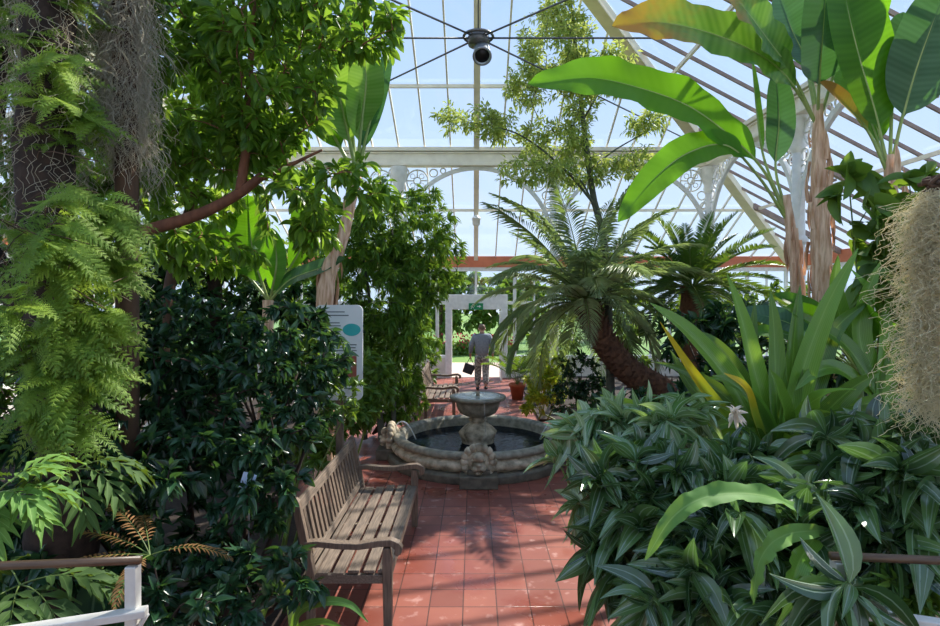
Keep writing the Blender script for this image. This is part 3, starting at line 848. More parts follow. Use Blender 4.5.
# ================================================================ person walking to the door
M['skin'] = mat('skin', (196, 150, 126), (182, 134, 112), rough=.5, scale=20)
M['sweater'] = mat('grey_sweater', (150, 156, 168), (122, 128, 140), rough=.9, scale=26, bump=.4)
M['camo'] = mat('mottled_trousers', (178, 174, 170), (104, 100, 102), rough=.85, scale=22, detail=2, contrast=.16)
M['hair'] = mat('brown_hair', (140, 112, 90), (100, 80, 66), rough=.7, scale=40, stretch=(1, 1, 5))
M['shoe'] = mat('dark_shoe', (44, 40, 40), (30, 28, 28), rough=.5)
M['bag'] = mat('dark_bag', (58, 58, 66), (40, 40, 46), rough=.6, scale=12)
def skin_mesh(name, chains, material, parent, sub=2, smooth=True):
    """chains: lists of (x, y, z, rx, ry); a chain may start from ('@', i) = vertex index already placed"""
    bm = bmesh.new(); lay = bm.verts.layers.skin.verify(); vs = []
    for ch in chains:
        prev = None
        for q_ in ch:
            if q_[0] == '@': prev = vs[q_[1]]; continue
            v = bm.verts.new(q_[:3]); v[lay].radius = (q_[3], q_[4] if len(q_) > 4 else q_[3]); vs.append(v)
            if prev is not None: bm.edges.new((prev, v))
            prev = v
    vs[0][lay].use_root = True
    me = bpy.data.meshes.new(name); bm.to_mesh(me); bm.free(); me.materials.append(material)
    o = bpy.data.objects.new(name, me); C.objects.link(o); o.parent = parent
    s = o.modifiers.new('skin', 'SKIN'); s.use_smooth_shade = True
    b = o.modifiers.new('sub', 'SUBSURF'); b.levels = sub; b.render_levels = sub
    return o
man = thing('person', 'person in grey sweater and mottled trousers walking away with a dark bag in hand', 'person', (.21, 15.0, 0))
# local: +x image right, +y away (the way he faces)
hipL, hipR = (-.095, 0, .9), (.095, 0, .9)
legs = [((-.1, .0, .88), (-.105, .07, .49), (-.11, .04, .1)), ((.1, .0, .88), (.1, -.02, .49), (.105, -.16, .14))]
armL = [(-.2, 0, 1.43), (-.285, -.03, 1.16), (-.31, .05, .93)]
armR = [(.2, 0, 1.43), (.29, -.06, 1.17), (.29, .0, .93)]
body = [[(0, 0, .95, .15, .11), (0, .0, 1.15, .15, .1), (0, .0, 1.36, .16, .1), (0, .0, 1.5, .06, .06), (0, .03, 1.56, .055, .055), (0, .05, 1.62, .085, .095), (0, .05, 1.69, .08, .09)]]
for ch, a in ((armL, 0), (armR, 0)):
    sg = -1 if ch is armL else 1
    hand = ch[2]
    body.append([('@', 2), (*ch[0], .062), (*ch[1], .045), (*ch[2], .03), (hand[0], hand[1] + .015, hand[2] - .07, .028, .04)])
for lg in legs:
    body.append([('@', 0), (*lg[0], .09), (*lg[1], .058), (*lg[2], .045), (lg[2][0], lg[2][1] + .1, lg[2][2] - .055, .035)])
bo = skin_mesh('body', body, M['skin'], man)
# fingers, ears and nose continue the same surface
bm = bmesh.new(); bm.from_mesh(bo.data); lay = bm.verts.layers.skin.verify(); bm.verts.ensure_lookup_table()
def ext(i, pts):
    bm.verts.ensure_lookup_table(); prev = bm.verts[i]
    for x, y, z, r in pts:
        v = bm.verts.new((x, y, z)); v[lay].radius = (r, r); bm.edges.new((prev, v)); prev = v
hl, hr = 10, 14
for hi, sg in ((hl, -1), (hr, 1)):
    bm.verts.ensure_lookup_table(); c = bm.verts[hi].co.copy()
    for k, (dy, ln) in enumerate(((.032, .07), (.011, .08), (-.011, .075), (-.032, .06))):
        ext(hi, [(c.x, c.y + dy, c.z - .035, .0095), (c.x - sg * .012, c.y + dy, c.z - .035 - ln * .55, .0085), (c.x - sg * .035, c.y + dy, c.z - .03 - ln * .9, .0075)])
    ext(hi, [(c.x - sg * .015, c.y + .05, c.z + .01, .011), (c.x - sg * .035, c.y + .06, c.z - .03, .009)])
ext(5, [(0, .16, 1.62, .016), (0, .172, 1.605, .012)])
for sg in (-1, 1): ext(5, [(sg * .09, .04, 1.63, .02), (sg * .098, .03, 1.645, .016)])
bm.to_mesh(bo.data); bm.free()
for sg in (-1, 1):
    m = MB(); ball(m, (sg * .032, .128, 1.645), .012, seg=10); m.build('eye', M['white'], man, local=True)
m = MB(); ball(m, (0, .035, 1.672), (.088, .096, .088), seg=20)
m.V[0][:, 2] = np.where(m.V[0][:, 1] > .09, np.maximum(m.V[0][:, 2], 1.7), m.V[0][:, 2])
m.build('hair', M['hair'], man, local=True)
sw = [[(0, 0, .86, .19, .15), (0, -.005, 1.1, .2, .15), (0, -.01, 1.34, .2, .14), (0, .0, 1.46, .12, .11), (0, .01, 1.53, .075, .075)]]
for ch in (armL, armR): sw.append([('@', 2), (*ch[0], .09), (*ch[1], .075), (ch[2][0], ch[2][1], ch[2][2] + .03, .046)])
skin_mesh('sweater', sw, M['sweater'], man)
tr = [[(0, 0, 1.0, .17, .13), (0, 0, .9, .175, .135)]]
for lg in legs: tr.append([('@', 1), (lg[0][0], lg[0][1], .8, .12), (*lg[1], .1), (lg[2][0], lg[2][1], lg[2][2] + .02, .085)])
skin_mesh('trousers', tr, M['camo'], man)
for lg in legs:
    m = MB(); ball(m, (lg[2][0], lg[2][1] + .06, lg[2][2] - .05), (.052, .14, .05), seg=14); m.build('shoe', M['shoe'], man, local=True)
bag = thing('shopping_bag', 'dark shoulder bag hanging from the left hand of the walking person', 'bag', (.21 - .37, 15.05, .42))
m = MB(); R = rotm('Y', .35)
V0 = len(m.V); prism(m, [(-.14, 0), (.12, 0), (.15, .26), (-.15, .26)], 'y', -.05, .05); m.V = [v @ R.T + np.array((-.02, 0, .02)) for v in m.V]
m.build('bag_body', M['bag'], bag, local=True, smooth=False, bevel=.015)
m = MB(); tube(m, spline([R @ np.array((-.1, 0, .26)) + (-.02, 0, .02), (.05, 0, .43), (.075, 0, .44), R @ np.array((.1, 0, .26)) + (-.02, 0, .02)], 14), .009, seg=6); m.build('bag_handle', M['bag'], bag, local=True)
# ================================================================ plants
M['bark'] = mat('brown_bark', (104, 78, 58), (58, 42, 32), rough=.9, scale=14, bump=.8, stretch=(1, 1, .3))
M['redbark'] = mat('reddish_bark', (146, 96, 70), (92, 56, 42), rough=.85, scale=14, bump=.6, stretch=(1, 1, .3))
M['darkbark'] = mat('dark_bark', (66, 50, 40), (32, 24, 20), rough=.95, scale=16, bump=.9)
M['greybark'] = mat('grey_green_bark', (104, 106, 92), (70, 74, 62), rough=.8, scale=14, bump=.4)
M['fibre'] = mat('peeling_banana_sheath', (246, 216, 188), (192, 148, 114), rough=.9, scale=9, bump=.9, stretch=(3, 3, .4), detail=8, contrast=.3)
M['stemgreen'] = mat('green_stem', (118, 138, 66), (88, 112, 50), rough=.5, scale=10)
M['petiole'] = mat('pale_petiole', (170, 186, 112), (132, 158, 82), rough=.4, scale=8)
M['palmtrunk'] = mat('palm_trunk', (140, 96, 70), (72, 50, 40), rough=.95, scale=16, bump=.8)
M['moss'] = leafmat('silvery_hanging_moss', (226, 216, 180), (244, 236, 208), rough=.8, trans=.45, tcol=(246, 238, 206), spec=.1)
M['mossdark'] = leafmat('grey_brown_moss', (178, 170, 150), (214, 206, 186), rough=.8, trans=.4, tcol=(220, 210, 180), spec=.1)
M['L_broad'] = leafmat('broad_tree_leaf', (48, 90, 30), (112, 150, 50), rough=.36, trans=.48, tcol=(176, 214, 60), vein='mid', vcol=(120, 150, 80), vamt=.5)
M['L_dark'] = leafmat('dark_glossy_leaf', (26, 52, 40), (52, 88, 58), rough=.26, trans=.22, tcol=(120, 170, 60), vein='mid', vcol=(84, 110, 80), vamt=.5)
M['L_fern'] = leafmat('lacy_fern_leaf', (84, 122, 40), (136, 164, 58), rough=.6, trans=.42, tcol=(190, 214, 70))
M['L_fern2'] = leafmat('lobed_fern_leaf', (78, 122, 52), (112, 150, 70), rough=.65, spec=.3, trans=.25, vein='mid', vcol=(160, 190, 110))
M['L_brown'] = leafmat('withered_fern_leaf', (112, 80, 50), (156, 116, 76), rough=.8, trans=.2, spec=.2)
M['L_lit'] = leafmat('lit_through_leaf', (104, 146, 46), (160, 190, 70), rough=.45, trans=.55, tcol=(200, 224, 80))  # glow of backlit leaves put into a lighter, yellower colour
M['L_dull'] = leafmat('dull_fern_leaf', (44, 72, 32), (72, 100, 46), rough=.7, trans=.2, spec=.3, vein='mid', vcol=(100, 130, 70))
M['L_bamboo'] = leafmat('narrow_tree_leaf', (64, 112, 38), (118, 158, 58), rough=.42, trans=.36)
M['L_light'] = leafmat('light_tree_leaf', (128, 160, 72), (194, 204, 112), rough=.45, trans=.42, tcol=(214, 222, 110))
M['L_mid'] = leafmat('shrub_leaf', (60, 98, 40), (104, 138, 56), rough=.45, trans=.35)
M['L_yellow'] = leafmat('yellow_shrub_leaf', (120, 150, 40), (206, 196, 60), rough=.45, trans=.4)
M['L_palm'] = leafmat('grey_green_palm_leaf', (122, 146, 104), (190, 200, 154), rough=.38, trans=.3)
M['L_cycad'] = leafmat('cycad_leaf', (34, 74, 34), (70, 110, 48), rough=.35, trans=.25)
M['L_banana'] = leafmat('banana_leaf', (44, 96, 22), (76, 134, 28), rough=.5, trans=.52, tcol=(150, 214, 20), vein='banana', vcol=(92, 146, 44), vamt=.7)
M['L_bananab'] = leafmat('blue_banana_leaf', (38, 82, 50), (58, 100, 62), rough=.3, trans=.25, tcol=(110, 170, 60), vein='banana', vcol=(80, 122, 84), vamt=.6)
M['L_bananatip'] = leafmat('withered_banana_leaf', (50, 98, 34), (76, 128, 42), rough=.4, trans=.4, tcol=(150, 204, 50), vein='banana', vcol=(140, 172, 80), tip=((206, 124, 44), .72, .22))
M['L_bananadry'] = leafmat('yellowed_banana_leaf', (130, 150, 50), (160, 160, 60), rough=.5, trans=.45, tcol=(220, 200, 60), vein='banana', vcol=(200, 180, 90), tip=((190, 110, 40), .5, .3))
M['L_fan'] = leafmat('pale_fan_leaf', (92, 142, 52), (126, 170, 72), rough=.45, trans=.45, tcol=(180, 220, 60), vein='banana', vcol=(150, 184, 96), vamt=.6)
M['L_strap'] = leafmat('strap_leaf', (30, 72, 28), (104, 154, 50), rough=.26, trans=.3, tcol=(180, 214, 70), vein='strap', vcol=(150, 186, 90))
M['L_strapy'] = leafmat('yellow_strap_leaf', (120, 160, 50), (150, 170, 60), rough=.35, trans=.35, vein='strap', vcol=(180, 190, 80), tip=((226, 190, 40), .35, .3))
M['L_fore'] = leafmat('three_veined_leaf', (24, 52, 36), (98, 132, 76), rough=.22, trans=.22, tcol=(130, 180, 70), vein='three', vcol=(150, 172, 146), vamt=.6, spec=1.)
M['L_silver'] = leafmat('silvery_leaf', (74, 122, 70), (160, 184, 140), rough=.22, trans=.28, vein='three', vcol=(206, 220, 196), vamt=.7, spec=1.)
M['L_pale'] = leafmat('pale_wavy_leaf', (84, 132, 62), (124, 166, 84), rough=.65, trans=.3, vein='mid', vcol=(150, 186, 110), spec=.3)
M['flower'] = leafmat('cream_flower', (250, 236, 220), (255, 246, 232), rough=.6, trans=.4, tcol=(255, 240, 225))
M['redflower'] = mat('red_flower', (196, 50, 60), (160, 36, 70), rough=.6, scale=3)
M['yellowflower'] = mat('yellow_flower', (236, 204, 60), (220, 180, 40), rough=.6, scale=12)
M['clay'] = mat('clay_pot', (188, 98, 64), (160, 78, 52), rough=.75, scale=9)

T_lance = leaf_t(5, 'lance', .5, .12)
T_ovate = leaf_t(5, 'ovate', .6, .1)
T_obov = leaf_t(5, 'obov', .5, .15)
T_small = leaf_t(3, 'lance', .4, .1)
T_fore = leaf_t(7, 'lance', .5, .18, nv=2)
T_pin = leaf_t(3, 'lance', .3, .0)
T_lobe = leaf_t(5, 'lance', .3, .08, wave=.5)

def plant(name, label, cat, base, group=None):
    return thing(name, label, cat, base, 0, group)

def EL(px, py, Y, rx, ry, rz=None):
    """crown lobe centred where that part of the plant stands; radii in pixels at that distance -> metres"""
    s = Y / FOC
    return W(px, py, Y), np.array([rx * s, (rz if rz is not None else (rx + ry) / 2 * s), ry * s])

def shrub(name, label, cat, base, lobes, n, leaves, L, Wr, leaf_m, tpl=T_lance, bark='bark', seed=1, trunk=None, r0=.03, group=None, inner=.35, k=5, **kw):
    rng = np.random.default_rng(seed)
    base = np.array(base, float)
    t = plant(name, label, cat, base, group)
    mb = MB()
    vol = np.array([np.prod(l[1]) ** .75 for l in lobes]); cnt = np.maximum(3, (n * vol / vol.sum()).astype(int))
    tg = np.vstack([ell(rng, l[0], l[1], c, inner) for l, c in zip(lobes, cnt)])
    tg = tg[tg[:, 2] > .12]
    if trunk is None:
        nodes = []
        for l in lobes:
            top = l[0] - np.array([0, 0, l[1][2] * .3])
            b = base + np.append(rng.normal(size=2) * .08, 0)
            p = spline([b, (b * .6 + top * .4) + np.append(rng.normal(size=2) * .08, 0), top], 10)
            tube(mb, p, np.linspace(r0, r0 * .35, 10), seg=6); nodes.append(p)
        nodes = np.vstack(nodes)
    else:
        nodes = []
        for p, ra, rb in trunk:
            p = spline(p, 22); tube(mb, p, np.linspace(ra, rb, 22), seg=10); nodes.append(p[3:])
        nodes = np.vstack(nodes)
    po = grow(rng, nodes, tg, k=k)
    twigs(mb, po, rmax=r0 * .5)
    mb.build('trunk' if trunk is not None else 'branches', M[bark], t)
    fm = MB()
    leaves_on(rng, fm, tpl, po, leaves, L, Wr, **kw)
    fm.build('foliage', M[leaf_m], t)
    return t

# ---------------------------------------------------------------- left side, near
def fern_template(np_=9, nq=6):
    """one lacy twice-cut frond, unit length along x"""
    T, Fq, U = [], [], []; n = 0
    for i in range(np_):
        s = .16 + .84 * (i + .5) / np_; ln = .27 * min(1, (s - .05) * 4) * (1 - s) ** .75 + .03
        for sd in (-1, 1):
            a = sd * (1.15 - .35 * s); d = np.array([math.cos(a), math.sin(a)]); p0 = np.array([s, 0])
            for k in range(nq):
                f = (k + .6) / nq; c = p0 + d * ln * f; l2 = ln * .32 * (1.05 - f * .75)
                for s2 in (-1, 1):
                    a2 = a + s2 * .75; e = np.array([math.cos(a2), math.sin(a2)]); pr = np.array([-e[1], e[0]])
                    w = l2 * .36
                    T += [[*c, -.0], [*(c + e * l2 * .5 + pr * w), .01], [*(c + e * l2), -.01], [*(c + e * l2 * .5 - pr * w), .01]]
                    Fq.append((n, n + 1, n + 2, n + 3)); n += 4; U += [[s, .5]] * 4
    m = n
    for i in range(6):
        x0, x1 = i / 6, (i + 1) / 6
        T += [[x0, -.006, 0], [x1, -.005, 0], [x1, .005, 0], [x0, .006, 0]]; Fq.append((m, m + 1, m + 2, m + 3)); m += 4; U += [[x0, .5]] * 4
    return np.array(T), np.array(Fq), np.array(U)
T_lace = fern_template()

rng = np.random.default_rng(11)
tb = W(58, 300, 3.35); tb[2] = .05
t = plant('fern_clad_trunk', 'dark trunk at the left edge clothed in feathery yellow-green hanging fern', 'tree', tb)
m = MB(); P = spline([tb, tb + (0.02, .02, 1.6), tb + (-.08, 0, 3.4), tb + (-.02, .1, 6)], 30)
tube(m, P, np.linspace(.2, .12, 30) * (1 + .12 * rng.normal(size=30)), seg=12)
B2 = spline([P[13], P[13] + (-.35, -.1, .5), P[13] + (-.8, -.1, 1.5)], 12); tube(m, B2, np.linspace(.1, .06, 12), seg=8)
m.build('trunk', M['darkbark'], t)
m = MB()
def lace(m, rng, c, rad, n, L, az0=-.6, azs=1.3, el=(-.4, .3), g=.35):
    # sprays: a handful of fronds share a starting point and a direction
    k = max(2, n // 7); sp_ = rng.integers(0, k, n)
    p = ell(rng, c, rad, k, .2)[sp_] + rng.normal(size=(n, 3)) * .035
    az = (az0 + rng.normal(size=k) * azs * .75)[sp_] + rng.normal(size=n) * .4; e = (el[0] + (el[1] - el[0]) * rng.random(k))[sp_] + rng.normal(size=n) * .2
    D = np.stack([np.cos(e) * np.cos(az), np.cos(e) * np.sin(az), np.sin(e)], -1)
    Nn = nrm(np.array([.1, -.55, .8]) + rng.normal(size=(n, 3)) * .3)
    Ls = L * (.7 + .6 * rng.random(n))
    inst(m, T_lace, p, D, Nn, Ls, Ls, rng.random(n), g=g)
for (px, py, Y, rx, ry, n) in ((60, 300, 3.1, 40, 115, 200), (50, 395, 3.05, 38, 45, 80), (74, 230, 3.15, 32, 55, 100), (66, 95, 3.35, 24, 80, 90), (12, 240, 3.1, 20, 50, 24), (74, 350, 3.1, 32, 60, 80)):
    c, r = EL(px, py, Y, rx, ry); lace(m, rng, c, r * np.array([.9, .8, .95]), n, .28)
for (px, py, Y, rx, ry, n) in ((12, 60, 3.2, 25, 70, 50), (75, 10, 3.4, 25, 40, 50)):
    c, r = EL(px, py, Y, rx, ry); lace(m, rng, c, r, n, .2)
m.build('foliage', M['L_fern'], t)
m = MB(); tops = []
for i in range(900):
    z = 2.6 + 3.0 * rng.random(); q_ = P[np.argmin(abs(P[:, 2] - z))]; an = rng.random() * 6.283; rr = .13 + .06 * rng.random()
    tops.append((q_[0] + rr * math.cos(an), q_[1] + rr * math.sin(an), z))
def later_moss(): moss_strands(m_moss, rng, tops, .3, r=.0016, curl=.022); m_moss.build('hanging_moss', M['mossdark'], t_moss)
m_moss, t_moss = m, t
m = MB()                                        # wiry runners between the fronds
for i in range(40):
    a = ell(rng, W(70, 300, 3.1), (.4, .3, .9), 1)[0]; d = rng.normal(size=3) * .12
    tube(m, spline([P[np.argmin(abs(P[:, 2] - a[2]))], (P[np.argmin(abs(P[:, 2] - a[2]))] + a) / 2 + d, a], 7), .003, seg=4, cap=False)
m.build('runners', M['bark'], t)

def moss_strands(m, rng, tops, ln, r=.0018, curl=.02, seg=3, n=12, drift=0.):
    for p0 in tops:
        L = ln * (.35 + .9 * rng.random()); st = L / n
        q = np.zeros((n + 1, 3)); v = rng.normal(size=3) * .5
        q[0] = p0
        for i in range(n):
            v = v * .5 + rng.normal(size=3) * .75
            q[i + 1] = q[i] + np.array([v[0] * curl, v[1] * curl, -st])
        tube(m, q, r, seg=seg, cap=False, r=rng.random())
later_moss()
def moss_trunk(name, label, px, Y, py0, py1, rad, nst, mm, seed, ln=.5, base=True):
    rng = np.random.default_rng(seed)
    a = W(px, py0, Y); b = W(px + 4, py1, Y)
    t = plant(name, label, 'tree', (b[0], Y, .05))
    m = MB(); tube(m, spline([(b[0], Y, .05), b, a, a + (0, 0, 1.2)], 16), rad * .55, seg=10); m.build('trunk', M['bark'], t)
    m = MB(); tops = []
    for i in range(nst):
        z = b[2] + (a[2] + .6 - b[2]) * rng.random(); an = rng.random() * 6.283; rr = rad * (.55 + .5 * rng.random())
        x = a[0] + (b[0] - a[0]) * (a[2] - z) / (a[2] - b[2])
        tops.append((x + rr * math.cos(an), Y + rr * math.sin(an), z + .25))
    moss_strands(m, rng, tops, ln, r=.0015, curl=.02)
    m.build('hanging_moss', M[mm], t)
    return t
moss_trunk('moss_clad_trunk', 'tall trunk wrapped in grey hanging moss, upper left, right of the lacy fern', 123, 3.75, 0, 185, .13, 2600, 'mossdark', 21, ln=.34)
moss_trunk('moss_clad_trunk', 'thinner dark trunk with wisps of grey moss in the upper left corner', 44, 3.6, 0, 200, .1, 1200, 'mossdark', 22, ln=.34)

# fine-leaved crown over the upper left corner
shrub('fine_leaved_tree', 'fine-leaved green tree filling the upper left corner behind the moss', 'tree', (-4.6, 5.2, .05),
      [EL(20, 60, 4.6, 90, 110), EL(100, 60, 4.8, 60, 110), EL(40, -60, 4.4, 120, 90), EL(60, 190, 4.9, 80, 70)], 230, 26, .11, .2, 'L_mid', T_small, 'darkbark', 31,
      trunk=[([(-4.6, 5.2, .05), (-4.5, 5.1, 2), (-4.2, 4.9, 3.6), (-3.8, 4.7, 5.2)], .11, .05)], r0=.06, sp=.8, fw=.7, g=.15)

# broad-leaved tree with the bare reddish limb
Zt = 5.0
base = np.array([-4.3, 5.6, .05])
limb = [base, base + (.25, -.1, 1.6), W(95, 246, 5.2), W(145, 231, 5.1), W(200, 214, 5.0), W(238, 194, 5.0), W(262, 176, 4.95)]
up = [W(240, 193, 5.0), W(247, 140, 5.0), W(250, 70, 5.05), W(258, -40, 5.1)]
up2 = [W(135, 234, 5.1), W(120, 200, 5.15), W(118, 130, 5.2), W(150, 40, 5.2)]
up3 = [W(255, 182, 4.97), W(285, 168, 4.9), W(305, 158, 4.85), W(322, 150, 4.8)]
shrub('broadleaf_tree', 'tall broad-leaved tree with a bare reddish limb reaching across the upper left', 'tree', base,
      [EL(190, 90, 5.2, 62, 90), EL(270, 60, 4.9, 70, 80), EL(340, 22, 4.8, 48, 38), EL(250, 150, 5.3, 60, 40), EL(325, 186, 4.8, 52, 30), EL(200, 250, 5.5, 60, 25), EL(165, 170, 5.6, 45, 50),
       EL(372, 180, 4.8, 30, 22), EL(380, 30, 4.8, 24, 34), EL(240, -40, 5.0, 130, 60), EL(275, 125, 5.1, 55, 45), EL(300, 225, 5.2, 45, 25)],
      560, 15, .125, .2, 'L_broad', T_obov, 'redbark', 32, trunk=[(limb, .075, .038), (up, .045, .02), (up2, .04, .018), (up3, .022, .01)], r0=.03, sp=.9, fw=.6, g=.2, nup=.9, pet=.05)

# dark glossy shrub against the bench
shrub('dark_glossy_shrub', 'large dark glossy-leaved shrub crowding the foreground bench on the left', 'shrub', (-1.75, 3.95, .05),
      [EL(240, 400, 4.2, 95, 92), EL(195, 510, 3.6, 75, 100), EL(300, 350, 4.6, 55, 52), EL(275, 480, 3.8, 32, 60), EL(262, 580, 3.3, 42, 45), EL(180, 350, 4.3, 70, 60), EL(190, 600, 3.2, 80, 50), EL(318, 405, 4.7, 26, 34), EL(305, 575, 3.25, 26, 26)],
      640, 17, .085, .23, 'L_dark', T_ovate, 'darkbark', 33, r0=.03, sp=.85, fw=.7, g=.12, dn=.15, lv=.4)
# darker undergrowth in the corner
shrub('lance_leaved_shrub', 'dark leafy undergrowth behind the left railing', 'shrub', (-2.5, 3.9, .05),
      [EL(70, 480, 3.7, 110, 70), EL(60, 590, 3.4, 110, 60), EL(130, 420, 4.2, 80, 80), EL(10, 380, 4.0, 60, 100)], 260, 14, .12, .2, 'L_dark', T_lance, 'darkbark', 34, r0=.03, sp=.9, g=.3)

def frond_plant(name, label, cat, base, specs, mats_, tpl=T_lobe, nl=10, Lk=.34, Wk=.05, seed=1, part='frond', prof='flat', stem_r=.008, a0=1.2, a1=.5, start=.2, vl=.15, g=.2, trunk=None, mt=None):
    """specs: (base point, azimuth, elevation, length, droop)"""
    rng = np.random.default_rng(seed)
    t = plant(name, label, cat, base)
    if trunk is not None:
        m = MB(); trunk(m); m.build('trunk', M[mt or 'palmtrunk'], t)
    for (b, az, el, ln, dr) in specs:
        m = MB(); P = frond_spine(b, az, el, ln, dr, n=16)
        pinnate(m, rng, P, nl, Lk * ln, Wk * ln, tpl, a0=a0, a1=a1, start=start, vl=vl, g=g, prof=prof, rr=stem_r)
        m.build(part, [M[mats_], M['stemgreen']], t)
    return t
c = W(-6, 495, 2.4)
frond_plant('lobed_fern', 'light green lobed fern just above the left handrail at the edge', 'fern', (c[0], c[1], .05),
            [(c, a, e, .27, d) for a, e, d in ((.1, .85, 1.1), (-.35, .45, 1.2), (-.2, .05, .9), (.5, .3, 1.1), (-1.2, .4, 1.2), (.9, .8, .9), (-.9, -.1, .9), (2.4, .5, 1.0))], 'L_fern2', nl=6, Lk=.5, Wk=.062, seed=41, a0=.95, a1=.25, start=.3, vl=.05, stem_r=.004)
c = W(75, 470, 2.95)
frond_plant('lobed_fern', 'mid green drooping lobed fern between the lacy fern and the dark shrub', 'fern', (c[0], c[1], .05),
            [(c, a, e, .36, d) for a, e, d in ((.1, .6, 1.8), (-.3, .3, 1.7), (-.8, .0, 1.4), (.6, .5, 1.7), (-1.4, .3, 1.8), (2.8, .4, 1.6))], 'L_dull', nl=5, Lk=.42, Wk=.05, seed=42, a0=.9, a1=.25, start=.3, vl=.05, stem_r=.004)
c = W(20, 585, 2.6)
frond_plant('lobed_fern', 'lobed fern showing below the left handrail', 'fern', (c[0], c[1], .05),
            [(c, a, e, .42, d) for a, e, d in ((.1, .4, 1.2), (-.5, .2, 1.2), (-1.0, .3, 1.4), (.6, .2, 1.1), (2.5, .4, 1.3), (-1.8, .1, 1.2))], 'L_dull', nl=6, Lk=.42, Wk=.055, seed=43, a0=.95, a1=.25, start=.25, vl=.05, stem_r=.004)
c = W(150, 555, 2.9)
frond_plant('dry_fern', 'withered brown fern wisps behind the left railing post', 'fern', (c[0], c[1], .05),
            [(c, a, e, .42, d) for a, e, d in ((3.0, .5, .6), (2.7, .9, .8), (3.4, .2, .5), (.2, .3, 1.0), (-1.4, .3, 1.0), (2.2, .6, .9))], 'L_brown', tpl=T_small, nl=16, Lk=.14, Wk=.014, seed=44, stem_r=.003)

def blade_plant(name, label, cat, base, leaves, mname, stem=None, stem_m='stemgreen', part='leaf', group=None, flower=None):
    """leaves: dicts P (control points), w (half width), up, roll, pet (share of petiole), mat, wave, fold"""
    t = plant(name, label, cat, base, group)
    if stem:
        for nm, p, r, mm in stem:
            m = MB(); p = spline(p, 26); rr = np.interp(np.linspace(0, 1, 26), np.linspace(0, 1, len(r)), r)
            tube(m, p, rr * (1 + (.06 * np.sin(np.arange(26) * 2.3) if mm == 'fibre' else 0)), seg=14)
            if mm == 'fibre':                    # ragged strips of old sheath standing off the stem
                rg = np.random.default_rng(int(abs(p[0][0]) * 100)); k = 46 if len(leaves) and name.startswith('banana_plant') else 12
                i = rg.integers(2, 23, k); a = rg.random(k) * 6.283
                o = np.stack([np.cos(a), np.sin(a), np.zeros(k)], -1)
                sg = np.where(rg.random(k) < .5, -1., 1.)
                inst(m, leaf_t(4, 'strap', .4, .12), p[i] + o * rr[i][:, None] * 1.0, np.stack([o[:, 0] * .22, o[:, 1] * .22, sg], -1), o, .2 + .25 * rg.random(k), .02 + .025 * rg.random(k), .5)
            m.build(nm, M[mm], t)
    for i, lf in enumerate(leaves):
        n = lf.get('n', 40); P = spline(lf['P'], n); u = np.linspace(0, 1, n); pet = lf.get('pet', .0)
        q_ = np.clip((u - pet) / (1 - pet), 0, 1)
        sh = lf.get('shape', 'banana')
        if sh == 'banana': w = lf['w'] * np.clip(1 - np.abs(2 * q_ - 1) ** 2.6, 0, 1) ** .62 * (1.08 - .2 * q_)
        elif sh == 'paddle': w = lf['w'] * np.clip(np.sin(np.pi * q_ ** .8), 0, 1) ** .6
        else: w = lf['w'] * (np.minimum(1, .55 + q_ * 2.2)) * np.clip(1 - q_ ** 2.2, 0, 1) ** .8
        w = np.where(u <= pet, .004, np.maximum(w, .004))
        m = MB()
        ribbon(m, P, w, up=lf.get('up', (0, 0, 1)), roll=lf.get('roll', 0), nv=4 if sh != 'strap' else 2, fold=lf.get('fold', .25), wave=lf.get('wave', .0), wfreq=lf.get('wf', 26), r=lf.get('r', (i * .37) % 1), seed=i * 1.7)
        o = m.build(part, M[lf.get('mat', mname)], t)
        if pet > 0 or sh == 'banana':
            m = MB(); rb = lf.get('pr', .022); T_ = nrm(np.gradient(P, axis=0)); S_ = nrm(np.cross(T_, np.asarray(lf.get('up', (0, 0, 1)), float))); N_ = np.cross(S_, T_)
            tube(m, P - N_ * rb * .25, np.maximum(rb * (1 - u) ** .8, .003), seg=7, cap=False); m.build('midrib', M['petiole'], o)
    return t

# strap leaves by the bench foot
b = W(300, 640, 3.3)
def PX(*pts): return [W(*p) for p in pts]
blade_plant('strap_leaf_plant', 'arching yellow-green strap leaves at the foot of the dark shrub', 'plant', (b[0], b[1], .05),
            [dict(P=PX((292, 640, 3.3), (300, 612, 3.25), (325, 602, 3.2), (350, 605, 3.15), (368, 622, 3.1)), w=.035, shape='strap', up=(0, -.6, .8), mat='L_pale'),
             dict(P=PX((290, 645, 3.3), (300, 628, 3.2), (322, 622, 3.1), (345, 628, 3.0)), w=.03, shape='strap', up=(0, -.6, .8), mat='L_strap'),
             dict(P=PX((262, 620, 3.3), (270, 590, 3.3), (262, 578, 3.25), (252, 582, 3.2)), w=.025, shape='strap', up=(0, -.6, .8), mat='L_pale'),
             dict(P=PX((296, 640, 3.3), (290, 600, 3.35), (280, 580, 3.4)), w=.03, shape='strap', up=(0, -1, .3))], 'L_strap')
b = W(98, 640, 2.95)
blade_plant('broad_leaf_plant', 'dark ribbed upright leaves under the left handrail', 'plant', (b[0], b[1], .05),
            [dict(P=PX((95, 680, 2.95), (92, 620, 2.95), (100, 562, 2.9)), w=.1, shape='paddle', up=(0, -1, .2), mat='L_dark'),
             dict(P=PX((100, 680, 2.95), (118, 620, 3.0), (126, 575, 3.0)), w=.08, shape='paddle', up=(0, -1, .2), mat='L_dark')], 'L_dark')

